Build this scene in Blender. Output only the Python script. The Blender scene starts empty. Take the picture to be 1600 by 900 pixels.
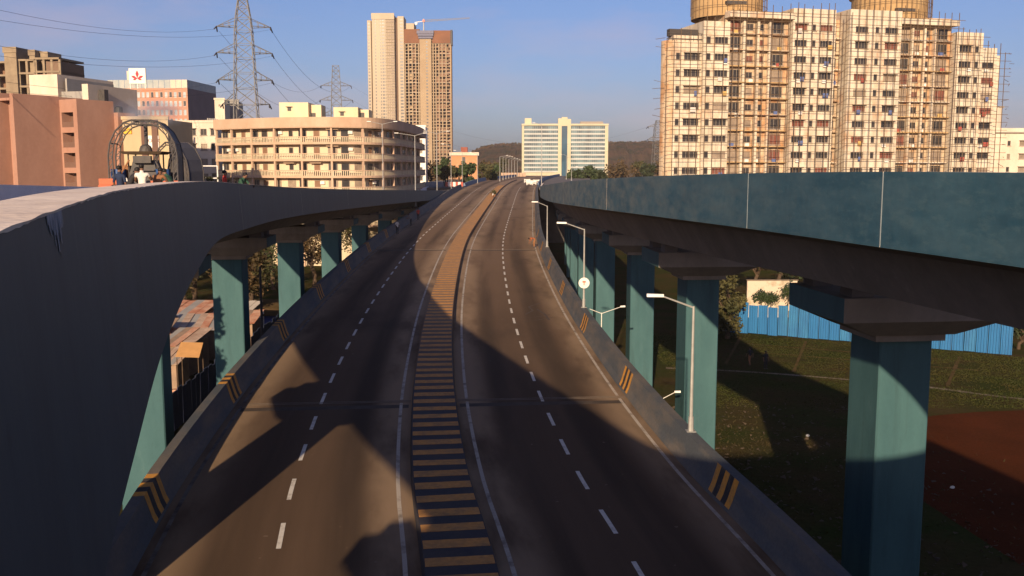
import bpy, bmesh, math, random
from mathutils import Vector, Matrix
from mathutils import noise as mnoise
random.seed(11)
R = math.radians
S = bpy.context.scene
C = S.collection

# ------------------------------------------------------------------ camera, sky, sun, exposure
CAMZ = 18.0
GS = 18.0 / 15.5      # layout of the low ground
FPX = 1500.0
PITCH = math.atan(188 / 1500)
cam_d = bpy.data.cameras.new('camera')
cam = bpy.data.objects.new('camera', cam_d); C.objects.link(cam)
cam_d.sensor_width = 36; cam_d.lens = 36 * FPX / 1600
cam_d.clip_start = 0.05; cam_d.clip_end = 12000
cam.location = (0, 0, CAMZ); cam.rotation_euler = (R(90) - PITCH, 0, 0)
S.camera = cam

SUN_DIR = Vector((0.175, 1.0, -0.297)).normalized()      # the way the light travels
SUN_EL = math.asin(-SUN_DIR.z)
SUN_ROT = math.atan2(-SUN_DIR.x, -SUN_DIR.y)
W = bpy.data.worlds.new('World'); S.world = W; W.use_nodes = True
wn = W.node_tree.nodes; wl = W.node_tree.links; wn.clear()
sky = wn.new('ShaderNodeTexSky'); sky.sky_type = 'NISHITA'; sky.sun_disc = False
sky.sun_elevation = SUN_EL; sky.sun_rotation = SUN_ROT
sky.air_density = 1.0; sky.dust_density = 1.4; sky.ozone_density = 6.0
bg = wn.new('ShaderNodeBackground'); bg.inputs[1].default_value = 0.085
# thin pale cloud streaks
tc = wn.new('ShaderNodeTexCoord'); mp = wn.new('ShaderNodeMapping'); mp.inputs['Scale'].default_value = (1.6, 1.6, 6.0)
mp.inputs['Location'].default_value = (0.35, 0.1, 0.2)
nz = wn.new('ShaderNodeTexNoise'); nz.inputs['Scale'].default_value = 2.2; nz.inputs['Detail'].default_value = 7; nz.inputs['Roughness'].default_value = .58
cr = wn.new('ShaderNodeValToRGB'); cr.color_ramp.elements[0].position = .48; cr.color_ramp.elements[1].position = .80
cr.color_ramp.elements[1].color = (.45, .45, .45, 1)
mx = wn.new('ShaderNodeMixRGB'); mx.inputs[2].default_value = (5.2, 4.4, 4.2, 1)
wo = wn.new('ShaderNodeOutputWorld')
wl.new(tc.outputs['Generated'], mp.inputs[0]); wl.new(mp.outputs[0], nz.inputs[0]); wl.new(nz.outputs[0], cr.inputs[0])
wl.new(cr.outputs[0], mx.inputs[0]); wl.new(sky.outputs[0], mx.inputs[1]); tint = wn.new('ShaderNodeMixRGB'); tint.blend_type = 'MULTIPLY'; tint.inputs[0].default_value = 1; tint.inputs[2].default_value = (1.04, .86, .96, 1)
wl.new(mx.outputs[0], tint.inputs[1]); wl.new(tint.outputs[0], bg.inputs[0]); wl.new(bg.outputs[0], wo.inputs[0])
sl = bpy.data.lights.new('sun', 'SUN'); sl.energy = 5.0; sl.angle = R(0.5); sl.color = (1.0, .77, .52)
so = bpy.data.objects.new('sun', sl); C.objects.link(so); so.rotation_euler = SUN_DIR.to_track_quat('-Z', 'Y').to_euler()
so.location = (-60, -200, 120)
S.view_settings.view_transform = 'Standard'; S.view_settings.look = 'None'
S.view_settings.exposure = 0.55; S.view_settings.gamma = 1; S.view_settings.use_curve_mapping = False
S.cycles.max_bounces = 6; S.cycles.diffuse_bounces = 3; S.cycles.glossy_bounces = 2; S.cycles.volume_bounces = 0
S.cycles.transparent_max_bounces = 6
S.cycles.use_denoising = True

# ------------------------------------------------------------------ helpers
def at(px, py, Y):
    """point of the photo's sight line through (px, py) at forward distance Y"""
    a = (px - 800) / FPX; b = (450 - py) / FPX; c = math.cos(PITCH); s = math.sin(PITCH)
    t = Y / (c + b * s)
    return Vector((t * a, Y, CAMZ + t * (-s + b * c)))

MATS = {}
def mat(name, col, rough=.85, var=.18, scale=.6, col2=None, bump=0., bscale=12, metal=0., stretch=(1, 1, 1), lo=.35, hi=.7, spec=.3, fine=0.0, uv=False):
    if name in MATS: return MATS[name]
    m = bpy.data.materials.new(name); m.use_nodes = True
    n = m.node_tree.nodes; l = m.node_tree.links; b = n['Principled BSDF']
    b.inputs['Roughness'].default_value = rough; b.inputs['Metallic'].default_value = metal
    b.inputs['Specular IOR Level'].default_value = spec
    if col2 is None: col2 = tuple(max(0, c * (1 - var)) for c in col)
    if uv:
        g = n.new('ShaderNodeUVMap'); src = g.outputs[0]
    else:
        g = n.new('ShaderNodeNewGeometry'); src = g.outputs['Position']
    mpn = n.new('ShaderNodeMapping'); mpn.inputs['Scale'].default_value = stretch
    t = n.new('ShaderNodeTexNoise'); t.inputs['Scale'].default_value = scale; t.inputs['Detail'].default_value = 6; t.inputs['Roughness'].default_value = .62
    r = n.new('ShaderNodeValToRGB'); r.color_ramp.elements[0].position = lo; r.color_ramp.elements[1].position = hi
    r.color_ramp.elements[0].color = (*col, 1); r.color_ramp.elements[1].color = (*col2, 1)
    l.new(src, mpn.inputs[0]); l.new(mpn.outputs[0], t.inputs[0]); l.new(t.outputs[0], r.inputs[0])
    out = r.outputs[0]
    if fine:
        t2 = n.new('ShaderNodeTexNoise'); t2.inputs['Scale'].default_value = bscale; t2.inputs['Detail'].default_value = 3
        mm = n.new('ShaderNodeMapRange'); mm.inputs[3].default_value = 1 - fine; mm.inputs[4].default_value = 1 + fine
        mu = n.new('ShaderNodeMixRGB'); mu.blend_type = 'MULTIPLY'; mu.inputs[0].default_value = 1
        l.new(g.outputs['Position'] if not uv else src, t2.inputs[0]); l.new(t2.outputs[0], mm.inputs[0]); l.new(out, mu.inputs[1]); l.new(mm.outputs[0], mu.inputs[2])
        out = mu.outputs[0]
    l.new(out, b.inputs['Base Color'])
    if bump:
        t3 = n.new('ShaderNodeTexNoise'); t3.inputs['Scale'].default_value = bscale; t3.inputs['Detail'].default_value = 4
        bn = n.new('ShaderNodeBump'); bn.inputs['Strength'].default_value = bump; bn.inputs['Distance'].default_value = .05
        l.new(src, t3.inputs[0]); l.new(t3.outputs[0], bn.inputs['Height']); l.new(bn.outputs[0], b.inputs['Normal'])
    MATS[name] = m
    return m

class MB:
    def __init__(self): self.v = []; self.f = []; self.m = []; self.uv = []; self.has_uv = False
    def face(self, pts, mi=0, uv=None):
        i = len(self.v); self.v += [tuple(p) for p in pts]; self.f.append(tuple(range(i, i + len(pts)))); self.m.append(mi)
        if uv: self.has_uv = True
        self.uv.append(uv or [(0, 0)] * len(pts))
        return self
    def box(self, x0, y0, z0, x1, y1, z1, mi=0):
        p = [(x0, y0, z0), (x1, y0, z0), (x1, y1, z0), (x0, y1, z0), (x0, y0, z1), (x1, y0, z1), (x1, y1, z1), (x0, y1, z1)]
        for q in ((0, 3, 2, 1), (4, 5, 6, 7), (0, 1, 5, 4), (1, 2, 6, 5), (2, 3, 7, 6), (3, 0, 4, 7)): self.face([p[k] for k in q], mi)
        return self
    def hexa(self, p, mi=0):
        for q in ((0, 3, 2, 1), (4, 5, 6, 7), (0, 1, 5, 4), (1, 2, 6, 5), (2, 3, 7, 6), (3, 0, 4, 7)): self.face([p[k] for k in q], mi)
        return self
    def frustum(self, cx, cy, a0, b0, z0, a1, b1, z1, mi=0):
        p = [(cx + sx * a0, cy + sy * b0, z0) for sx, sy in ((-1, -1), (1, -1), (1, 1), (-1, 1))] + [(cx + sx * a1, cy + sy * b1, z1) for sx, sy in ((-1, -1), (1, -1), (1, 1), (-1, 1))]
        return self.hexa(p, mi)
    def tube(self, a, b, r0, r1=None, n=6, mi=0, caps=True):
        a = Vector(a); b = Vector(b); r1 = r0 if r1 is None else r1
        d = (b - a)
        if d.length < 1e-6: return self
        d.normalize(); s = d.orthogonal().normalized(); t = d.cross(s)
        A = [a + (s * math.cos(k * 2 * math.pi / n) + t * math.sin(k * 2 * math.pi / n)) * r0 for k in range(n)]
        B = [b + (s * math.cos(k * 2 * math.pi / n) + t * math.sin(k * 2 * math.pi / n)) * r1 for k in range(n)]
        for k in range(n): self.face([A[k], A[(k + 1) % n], B[(k + 1) % n], B[k]], mi)
        if caps: self.face(A[::-1], mi); self.face(B, mi)
        return self
    def path(self, pts, r, n=6, mi=0):
        for k in range(len(pts) - 1): self.tube(pts[k], pts[k + 1], r, r, n, mi, True)
        return self
    def ell(self, c, rx, ry, rz, nu=10, nv=6, mi=0):
        c = Vector(c)
        def q(i, j):
            a = 2 * math.pi * i / nu; b = math.pi * j / nv - math.pi / 2
            return c + Vector((rx * math.cos(a) * math.cos(b), ry * math.sin(a) * math.cos(b), rz * math.sin(b)))
        for j in range(nv):
            for i in range(nu):
                P = [q(i, j), q(i + 1, j), q(i + 1, j + 1), q(i, j + 1)]
                if j == 0: P = [P[0], P[2], P[3]]
                elif j == nv - 1: P = P[:3]
                self.face(P, mi)
        return self
    def prism(self, out, z0, z1, mi=0, mtop=None):
        n = len(out)
        for k in range(n):
            a = out[k]; b = out[(k + 1) % n]
            self.face([(a[0], a[1], z0), (b[0], b[1], z0), (b[0], b[1], z1), (a[0], a[1], z1)], mi)
        self.face([(p[0], p[1], z1) for p in out], mi if mtop is None else mtop)
        self.face([(p[0], p[1], z0) for p in out][::-1], mi)
        return self
    def mesh(self, name, mats, smooth=False, weld=False):
        me = bpy.data.meshes.new(name); me.from_pydata(self.v, [], self.f)
        for m in (mats if isinstance(mats, (list, tuple)) else [mats]): me.materials.append(m)
        me.polygons.foreach_set('material_index', self.m)
        if self.has_uv:
            u = me.uv_layers.new(name='UVMap'); fl = [c for q in self.uv for p in q for c in p]; u.data.foreach_set('uv', fl)
        if weld or smooth:
            bm = bmesh.new(); bm.from_mesh(me); bmesh.ops.remove_doubles(bm, verts=bm.verts, dist=.0004); bmesh.ops.recalc_face_normals(bm, faces=bm.faces); bm.to_mesh(me); bm.free()
        if smooth: me.polygons.foreach_set('use_smooth', [True] * len(me.polygons))
        me.update()
        return me
    def build(self, name, mats, parent=None, smooth=False, weld=False, world=False, kind=None):
        """world=True: the vertices are in world coordinates and the parent sits somewhere else"""
        if world and parent is not None:
            inv = parent.matrix_basis.inverted(); self.v = [tuple(inv @ Vector(p)) for p in self.v]
        return link(name, self.mesh(name, mats, smooth, weld), parent, kind)

def link(name, me, parent=None, kind=None, loc=None, rz=None):
    o = bpy.data.objects.new(name, me); C.objects.link(o)
    if parent is not None: o.parent = parent
    if kind: o['kind'] = kind
    if loc is not None: o.location = loc
    if rz is not None: o.rotation_euler = (0, 0, rz)
    return o
def tag(o, label, cat, group=None):
    o['label'] = label; o['category'] = cat
    if group: o['group'] = group
    return o
def thing(name, label, cat, loc=(0, 0, 0), rz=0., group=None):
    o = bpy.data.objects.new(name, None); C.objects.link(o); o.empty_display_size = .3
    o.location = loc; o.rotation_euler = (0, 0, rz)
    o.matrix_basis = Matrix.Translation(Vector(loc)) @ Matrix.Rotation(rz, 4, 'Z')
    return tag(o, label, cat, group)
def copy_tree(o, parent=None):
    c = o.copy(); C.objects.link(c); c.parent = parent
    for ch in list(o.children): copy_tree(ch, c)
    return c

def spline(pts, step=1.0):
    """Catmull-Rom through 3-D points, returns dense list"""
    P = [Vector(p) for p in pts]; P = [P[0] * 2 - P[1]] + P + [P[-1] * 2 - P[-2]]
    out = []
    for k in range(1, len(P) - 2):
        p0, p1, p2, p3 = P[k - 1:k + 3]
        d01 = max((p1 - p0).length, 1e-6) ** .5; d12 = max((p2 - p1).length, 1e-6) ** .5; d23 = max((p3 - p2).length, 1e-6) ** .5
        m1 = (p2 - p1 + d12 * ((p1 - p0) / d01 - (p2 - p0) / (d01 + d12))); m2 = (p2 - p1 + d12 * ((p3 - p2) / d23 - (p3 - p1) / (d12 + d23)))
        n = max(2, int((p2 - p1).length / step))
        for i in range(n):
            t = i / n
            out.append((2 * t ** 3 - 3 * t ** 2 + 1) * p1 + (t ** 3 - 2 * t ** 2 + t) * m1 + (-2 * t ** 3 + 3 * t ** 2) * p2 + (t ** 3 - t ** 2) * m2)
    out.append(P[-2].copy())
    return out
def stations(pts):
    st = []
    s = 0
    for k, p in enumerate(pts):
        a = pts[max(k - 1, 0)]; b = pts[min(k + 1, len(pts) - 1)]
        d = Vector((b.x - a.x, b.y - a.y, 0)).normalized()
        if k: s += (p - pts[k - 1]).length
        st.append((p, Vector((d.y, -d.x, 0)), s))
    return st
def sweep(mb, st, sec, mis=0, closed=True, caps=True):
    """sec: list of (u, v) or a function of the station index; u along the right-hand normal, v up"""
    n = None; rows = []
    for k, (p, r, s) in enumerate(st):
        q = sec(k) if callable(sec) else sec
        rows.append([p + r * u + Vector((0, 0, v)) for u, v in q])
        if n is None:
            n = len(q); cum = [0]
            for i in range(n): a = q[i]; b = q[(i + 1) % n]; cum.append(cum[-1] + math.hypot(a[0] - b[0], a[1] - b[1]))
    m = n if closed else n - 1
    for k in range(len(st) - 1):
        for i in range(m):
            j = (i + 1) % n
            mi = mis[i] if isinstance(mis, (list, tuple)) else mis
            s0 = st[k][2]; s1 = st[k + 1][2]
            mb.face([rows[k][i], rows[k][j], rows[k + 1][j], rows[k + 1][i]], mi, [(cum[i], s0), (cum[i + 1], s0), (cum[i + 1], s1), (cum[i], s1)])
    if closed and caps:
        mi = mis[-1] if isinstance(mis, (list, tuple)) else mis
        mb.face(rows[0][::-1], mi); mb.face(rows[-1], mi)
    return mb
def lerp(tab, x):
    if x <= tab[0][0]: return tab[0][1]
    for (a, p), (b, q) in zip(tab, tab[1:]):
        if x <= b: return p + (q - p) * (x - a) / (b - a)
    return tab[-1][1]

# ------------------------------------------------------------------ materials
M_asph = mat('asphalt', (.086, .055, .034), .9, scale=1.0, col2=(.125, .080, .050), stretch=(.8, .05, 1), bump=.25, bscale=40, fine=.16, uv=True, lo=.3, hi=.75)
def road_wear():
    m = M_asph; n = m.node_tree.nodes; l = m.node_tree.links; b = n['Principled BSDF']; src = b.inputs['Base Color'].links[0].from_socket
    uv = n.new('ShaderNodeUVMap'); sp = n.new('ShaderNodeSeparateXYZ'); l.new(uv.outputs[0], sp.inputs[0])
    def math_(op, a, bb=None, c=None):
        q = n.new('ShaderNodeMath'); q.operation = op
        for i, v in enumerate((a, bb, c)):
            if v is None: continue
            if isinstance(v, (int, float)): q.inputs[i].default_value = v
            else: l.new(v, q.inputs[i])
        return q.outputs[0]
    def rng(v, a, c, o0=0., o1=1.):
        q = n.new('ShaderNodeMapRange'); q.interpolation_type = 'SMOOTHSTEP'; l.new(v, q.inputs[0]); q.inputs[1].default_value = a; q.inputs[2].default_value = c; q.inputs[3].default_value = o0; q.inputs[4].default_value = o1; return q.outputs[0]
    d = math_('ABSOLUTE', math_('SUBTRACT', sp.outputs[0], 8.9))
    def noise(scale, st, det=5):
        mp = n.new('ShaderNodeMapping'); mp.inputs['Scale'].default_value = st; t = n.new('ShaderNodeTexNoise'); t.inputs['Scale'].default_value = scale; t.inputs['Detail'].default_value = det; t.inputs['Roughness'].default_value = .6
        l.new(uv.outputs[0], mp.inputs[0]); l.new(mp.outputs[0], t.inputs[0]); return t.outputs[0]
    # the older, dustier asphalt farther up the road
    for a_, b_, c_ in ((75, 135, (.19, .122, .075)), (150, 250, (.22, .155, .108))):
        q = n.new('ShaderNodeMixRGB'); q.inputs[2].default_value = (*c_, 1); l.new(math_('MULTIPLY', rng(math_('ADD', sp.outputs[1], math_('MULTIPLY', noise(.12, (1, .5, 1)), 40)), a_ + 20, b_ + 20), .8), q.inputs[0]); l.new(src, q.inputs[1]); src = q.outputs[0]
    dust = math_('MULTIPLY', math_('MAXIMUM', rng(d, 3.1, 1.6), rng(d, 6.6, 8.1)), rng(noise(.35, (1, .25, 1)), .34, .58))
    m1 = n.new('ShaderNodeMixRGB'); m1.inputs[2].default_value = (.34, .235, .145, 1); l.new(math_('MULTIPLY', dust, .7), m1.inputs[0]); l.new(src, m1.inputs[1])
    # worn wheel paths, darker
    tr = math_('MULTIPLY', math_('MAXIMUM', math_('MULTIPLY', rng(d, 2.2, 2.9), rng(d, 3.9, 3.2)), math_('MULTIPLY', rng(d, 5.2, 5.8), rng(d, 7.1, 6.4))), rng(noise(.3, (1.2, .06, 1)), .35, .6))
    m2 = n.new('ShaderNodeMixRGB'); m2.inputs[2].default_value = (.045, .032, .022, 1); l.new(math_('MULTIPLY', tr, .65), m2.inputs[0]); l.new(m1.outputs[0], m2.inputs[1])
    # large stains
    m3 = n.new('ShaderNodeMixRGB'); m3.inputs[2].default_value = (.045, .032, .022, 1); l.new(math_('MULTIPLY', rng(noise(.16, (1, .35, 1), 8), .52, .72), .6), m3.inputs[0]); l.new(m2.outputs[0], m3.inputs[1])
    # specks of grit
    m4 = n.new('ShaderNodeMixRGB'); m4.inputs[2].default_value = (.24, .18, .13, 1); l.new(math_('MULTIPLY', rng(noise(2.6, (1, 1, 1), 2), .71, .76), .55), m4.inputs[0]); l.new(m3.outputs[0], m4.inputs[1])
    l.new(m4.outputs[0], b.inputs['Base Color'])
road_wear()
def face_wear():
    # bleached, scuffed paint on the right parapet, stronger on its older far half
    m = M_face_r; n = m.node_tree.nodes; l = m.node_tree.links; b = n['Principled BSDF']; src = b.inputs['Base Color'].links[0].from_socket
    g = n.new('ShaderNodeNewGeometry'); sp = n.new('ShaderNodeSeparateXYZ'); l.new(g.outputs['Position'], sp.inputs[0])
    mr = n.new('ShaderNodeMapRange'); mr.inputs[1].default_value = 24; mr.inputs[2].default_value = 62; mr.inputs[3].default_value = .05; mr.inputs[4].default_value = .75; l.new(sp.outputs[1], mr.inputs[0])
    mp = n.new('ShaderNodeMapping'); mp.inputs['Scale'].default_value = (1, .8, 2.2); t = n.new('ShaderNodeTexNoise'); t.inputs['Scale'].default_value = .9; t.inputs['Detail'].default_value = 8; t.inputs['Roughness'].default_value = .65
    l.new(g.outputs['Position'], mp.inputs[0]); l.new(mp.outputs[0], t.inputs[0])
    r = n.new('ShaderNodeMapRange'); r.inputs[1].default_value = .38; r.inputs[2].default_value = .66; l.new(t.outputs[0], r.inputs[0])
    mu = n.new('ShaderNodeMath'); mu.operation = 'MULTIPLY'; l.new(mr.outputs[0], mu.inputs[0]); l.new(r.outputs[0], mu.inputs[1])
    m1 = n.new('ShaderNodeMixRGB'); m1.inputs[2].default_value = (.20, .20, .165, 1); l.new(mu.outputs[0], m1.inputs[0]); l.new(src, m1.inputs[1])
    t2 = n.new('ShaderNodeTexNoise'); t2.inputs['Scale'].default_value = 2.2; t2.inputs['Detail'].default_value = 9; t2.inputs['Roughness'].default_value = .75; l.new(mp.outputs[0], t2.inputs[0])
    r2 = n.new('ShaderNodeMapRange'); r2.inputs[1].default_value = .5; r2.inputs[2].default_value = .70; r2.inputs[4].default_value = .5; l.new(t2.outputs[0], r2.inputs[0])
    m2 = n.new('ShaderNodeMixRGB'); m2.inputs[2].default_value = (.09, .145, .155, 1); l.new(r2.outputs[0], m2.inputs[0]); l.new(m1.outputs[0], m2.inputs[1]); l.new(m2.outputs[0], b.inputs['Base Color'])
M_asph2 = mat('ramp_asphalt', (.09, .08, .07), .9, scale=.5, col2=(.14, .12, .10), fine=.2, bscale=20)
M_conc = mat('concrete', (.16, .14, .125), .9, scale=.35, col2=(.115, .10, .09), bump=.12, bscale=6, fine=.12)
M_soff = mat('soffit_concrete', (.26, .22, .175), .9, scale=.4, col2=(.19, .16, .125), bump=.1, bscale=4, stretch=(1, 1, .4), fine=.1)
M_face_l = mat('slate_paint', (.050, .068, .074), .6, scale=.8, col2=(.038, .052, .058), stretch=(2.5, 2.5, .35), bump=.06, bscale=5, fine=.08)
M_face_r = mat('teal_paint_weathered', (.022, .072, .105), .62, scale=.9, col2=(.055, .115, .145), stretch=(.7, .35, 1.3), bump=.12, bscale=5, fine=.16, lo=.38, hi=.72)
face_wear()
M_pier = mat('pier_teal_paint', (.054, .120, .127), .7, scale=.7, col2=(.040, .094, .103), stretch=(1.4, 1.4, .35), bump=.05, bscale=6, fine=.06)
def grime(m, dark, light, ks=1.0, kl=.5, zs=.12):
    n = m.node_tree.nodes; l = m.node_tree.links; b = n['Principled BSDF']; src = b.inputs['Base Color'].links[0].from_socket
    g = n.new('ShaderNodeNewGeometry')
    def lay(src, col, scale, st, lo, hi, amt, det=7):
        mp = n.new('ShaderNodeMapping'); mp.inputs['Scale'].default_value = st; t = n.new('ShaderNodeTexNoise'); t.inputs['Scale'].default_value = scale; t.inputs['Detail'].default_value = det; t.inputs['Roughness'].default_value = .68
        l.new(g.outputs['Position'], mp.inputs[0]); l.new(mp.outputs[0], t.inputs[0]); r = n.new('ShaderNodeMapRange'); r.inputs[1].default_value = lo; r.inputs[2].default_value = hi; r.inputs[4].default_value = amt; l.new(t.outputs[0], r.inputs[0])
        x = n.new('ShaderNodeMixRGB'); x.inputs[2].default_value = (*col, 1); l.new(r.outputs[0], x.inputs[0]); l.new(src, x.inputs[1]); return x.outputs[0]
    o = lay(src, dark, 1.7, (1, 1, zs), .52, .72, .55 * ks)
    o = lay(o, light, 2.6, (1, 1, zs * 1.5), .60, .74, .5 * kl)
    o = lay(o, dark, 5.0, (1, 1, .6), .62, .74, .5 * ks)
    l.new(o, b.inputs['Base Color'])
grime(M_face_l, (.022, .028, .031), (.10, .12, .125), 1.0, .9)
grime(M_pier, (.028, .055, .058), (.12, .19, .19), .9, .6)
grime(M_soff, (.14, .12, .10), (.40, .36, .32), .7, .5, .4)
grime(M_bar if 'M_bar' in globals() else M_conc, (.05, .05, .05), (.24, .22, .20), .8, .6, .5)
M_cap = mat('mortar', (.86, .72, .58), .95, scale=1.6, col2=(.66, .53, .42), bump=.25, bscale=9, fine=.1)
M_inner = mat('inner_parapet_paint', (.93, .87, .86), .8, scale=.8, col2=(.82, .76, .76), fine=.1)
M_bar = mat('barrier_paint', (.085, .092, .098), .7, scale=.5, col2=(.17, .14, .11), stretch=(1, .6, 2), bump=.1, bscale=8, fine=.2, lo=.42, hi=.7)
M_edge2 = mat('worn_edge_line', (.20, .17, .14), .85, scale=1.5, col2=(.08, .06, .045), fine=.3, bscale=20, lo=.42, hi=.66)
M_stripe = mat('median_yellow', (.52, .24, .06), .85, scale=2.2, col2=(.32, .17, .065), fine=.35, bscale=7, lo=.4, hi=.68)
M_white = mat('road_paint_white', (.62, .57, .49), .85, scale=3, col2=(.30, .25, .20), fine=.25, bscale=30, lo=.5, hi=.75)
M_edge = mat('edge_line_paint', (.42, .36, .29), .85, scale=1.5, col2=(.14, .105, .075), fine=.25, bscale=30, lo=.48, hi=.72)
M_yel = mat('hazard_yellow', (.60, .27, .04), .8, scale=3, col2=(.36, .20, .07), fine=.3, bscale=9, lo=.42, hi=.7)
M_blk = mat('hazard_black', (.03, .027, .028), .8, scale=3, col2=(.09, .075, .06), fine=.3, bscale=9, lo=.5, hi=.75)
M_steel = mat('galvanised_steel', (.42, .41, .38), .5, scale=3, col2=(.32, .31, .29), metal=.4)
M_white2 = mat('white_enamel', (.78, .75, .68), .5, scale=3, col2=(.62, .58, .52))
M_dark = mat('dark_metal', (.05, .047, .045), .6, scale=3, col2=(.085, .07, .06))
M_seal = mat('joint_seal', (.42, .46, .44), .8, scale=2, col2=(.3, .33, .32))
M_joint = mat('joint_steel', (.17, .13, .10), .8, scale=5, col2=(.11, .085, .065))
M_glass = mat('dark_glass', (.028, .026, .026), .25, scale=.9, col2=(.06, .05, .045), spec=.5)
M_curt = mat('curtained_glass', (.20, .15, .11), .6, scale=.7, col2=(.34, .26, .19))
M_frame = mat('window_frame', (.30, .25, .20), .7)

# ------------------------------------------------------------------ ground
for m_, v_ in ((M_asph, .08), (M_pier, .15), (M_bar, .12), (M_cap, .1), (M_soff, .1)): m_.node_tree.nodes['Principled BSDF'].inputs['Specular IOR Level'].default_value = v_
g = MB()
GX = [-2800, -900, -120, -40, -10, 20, 60, 200, 900, 2800]; GY = [-150, -60, 0, 40, 80, 120, 200, 500, 1300, 2600]
for i in range(9):
    for j in range(9): g.face([(GX[i], GY[j], 0), (GX[i + 1], GY[j], 0), (GX[i + 1], GY[j + 1], 0), (GX[i], GY[j + 1], 0)])
M_ground = mat('ground_soil', (.058, .042, .018), 1.0, spec=0, scale=.16, col2=(.034, .042, .012), bump=.5, bscale=3, fine=.3, lo=.4, hi=.62)
g.build('ground', M_ground, kind='structure')
# bare red earth and the footpaths of the plots
def patch(name, pts, m, z=.004, kind='structure', label=None):
    mb = MB(); mb.face([(x * GS, y * GS, z) for x, y in pts]); o = mb.build(name, m, kind=kind)
    if label: o['label'] = label
    return o
M_red = mat('red_earth', (.085, .026, .011), 1.0, spec=0, scale=.25, col2=(.058, .02, .009), bump=.4, bscale=5, fine=.25)
M_path = mat('dry_path', (.13, .082, .04), 1.0, spec=0, scale=.8, col2=(.06, .045, .02), bump=.3, bscale=6, fine=.2)
M_kerb = mat('pale_kerb', (.22, .165, .115), .95, scale=2, col2=(.10, .075, .05), fine=.25)
patch('red_earth_ground', [(23.5, 57.2), (26.5, 59.0), (30, 60.0), (36, 60.7), (44, 60), (44, 30), (30, 28), (20, 36), (19, 46), (21, 53)], M_red, label='bare red earth on the right beside the near pier')
def strip(name, pts, w, m, z=.008, jag=.12):
    q_ = [Vector((x * GS, y * GS, 0)) for x, y in pts]
    st = stations(spline(q_, 1.2) if len(q_) != 3 else [q_[0].lerp(q_[2], k / 14) for k in range(15)]); mb = MB(); rows = []
    for p, r, s in st:
        a = w / 2 * (1 + random.uniform(-jag, jag) * 2); rows.append((p - r * a, p + r * a))
    for k in range(len(rows) - 1):
        q = [rows[k][0], rows[k][1], rows[k + 1][1], rows[k + 1][0]]; mb.face([(v.x, v.y, z) for v in q])
    return mb.build(name, m, kind='structure')
strip('footpath', [(12, 73.5), (17, 72.4), (22, 70.6), (29.6, 66.9), (34.5, 63.4), (44, 61.5)], .5, M_kerb)
for k, q in enumerate(([(20.5, 80), (26, 77.5), (36, 72.6)], [(19.5, 84.5), (27, 81.2), (38, 75.5)], [(21.5, 72), (24.2, 78), (26.4, 85)], [(26, 70), (29.5, 77), (32, 81.5)], [(17, 75), (19, 80.5), (21, 87)], [(31, 67), (34.5, 73), (37, 78)])):
    strip('plot_path', q, .28, M_path, .012 + .004 * k)

# ------------------------------------------------------------------ the lower elevated road
CTR = [(-40, 8.0), (-20, 4.6), (0, 1.75), (12, .15), (24.9, -1.46), (30.7, -2.33), (39.9, -3.3), (49.5, -4.02), (65, -4.85), (94, -5.65), (112, -5.72), (130, -5.42), (168.6, -4.55), (209.7, -3.55), (238.8, -2.4), (300, .8), (380, 6.5), (480, 15)]
def zroad(Y):
    if Y < 205: return CAMZ - 11.37 + .0292 * Y
    z0 = CAMZ - 11.37 + .0292 * 205
    if Y < 305: t = (Y - 205); return z0 + .0292 * t - .0292 * t * t / 200
    return z0 + .0292 * 50
RPTS = [Vector((p.x, p.y, zroad(p.y))) for p in spline([(x, y, 0) for y, x in CTR], 1.5)]
RST = stations(RPTS)
def seg(y0, y1, st=None): return [q for q in (st or RST) if y0 - 1e-6 <= q[0].y <= y1 + 1e-6]
def rp(Y, u=0., dz=0.):
    """point on the road at forward distance Y, u metres right of the centre line"""
    for (p, r, s), (p2, r2, s2) in zip(RST, RST[1:]):
        if p.y <= Y <= p2.y:
            t = (Y - p.y) / (p2.y - p.y); q = p.lerp(p2, t); rr = r.lerp(r2, t).normalized()
            return q + rr * u + Vector((0, 0, dz))
    return RST[-1][0] + RST[-1][1] * u + Vector((0, 0, dz))
def fine(y0, y1, step):
    n = max(1, round((y1 - y0) / step)); pts = [rp(y0 + (y1 - y0) * k / n) for k in range(n + 1)]
    st = []
    for p in pts:
        r = (rp(p.y, 1) - p); r.z = 0; st.append((p, r.normalized(), p.y))
    return st
road = sweep(MB(), seg(-40, 480), [(-8.9, 0), (8.9, 0), (8.9, -.05), (-8.9, -.05)], [0, 0, 0, 0]).build('road', [M_asph], kind='structure')
road['label'] = 'two-way elevated asphalt road climbing away between the upper ramps'
girder = sweep(MB(), seg(-40, 232), [(-9.28, -.06), (9.28, -.06), (9.28, -.5), (6, -.85), (4.6, -2.1), (-4.6, -2.1), (-6, -.85), (-9.28, -.5)], 0)
gird = girder.build('viaduct_girder', [M_soff]); tag(gird, 'grey concrete girder of the lower road between its two barriers', 'bridge')
for Y in range(-20, 215, 22):
    p = rp(Y); MB().frustum(p.x, p.y, 1.6, 1.0, 0, 1.6, 1.0, p.z - 2.1).build('pier', M_conc, gird)
emb = sweep(MB(), seg(231, 480), [(-24, -.07), (24, -.07), (30, -15.5), (-30, -15.5)], 0).build('embankment', [M_conc], kind='structure')
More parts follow.
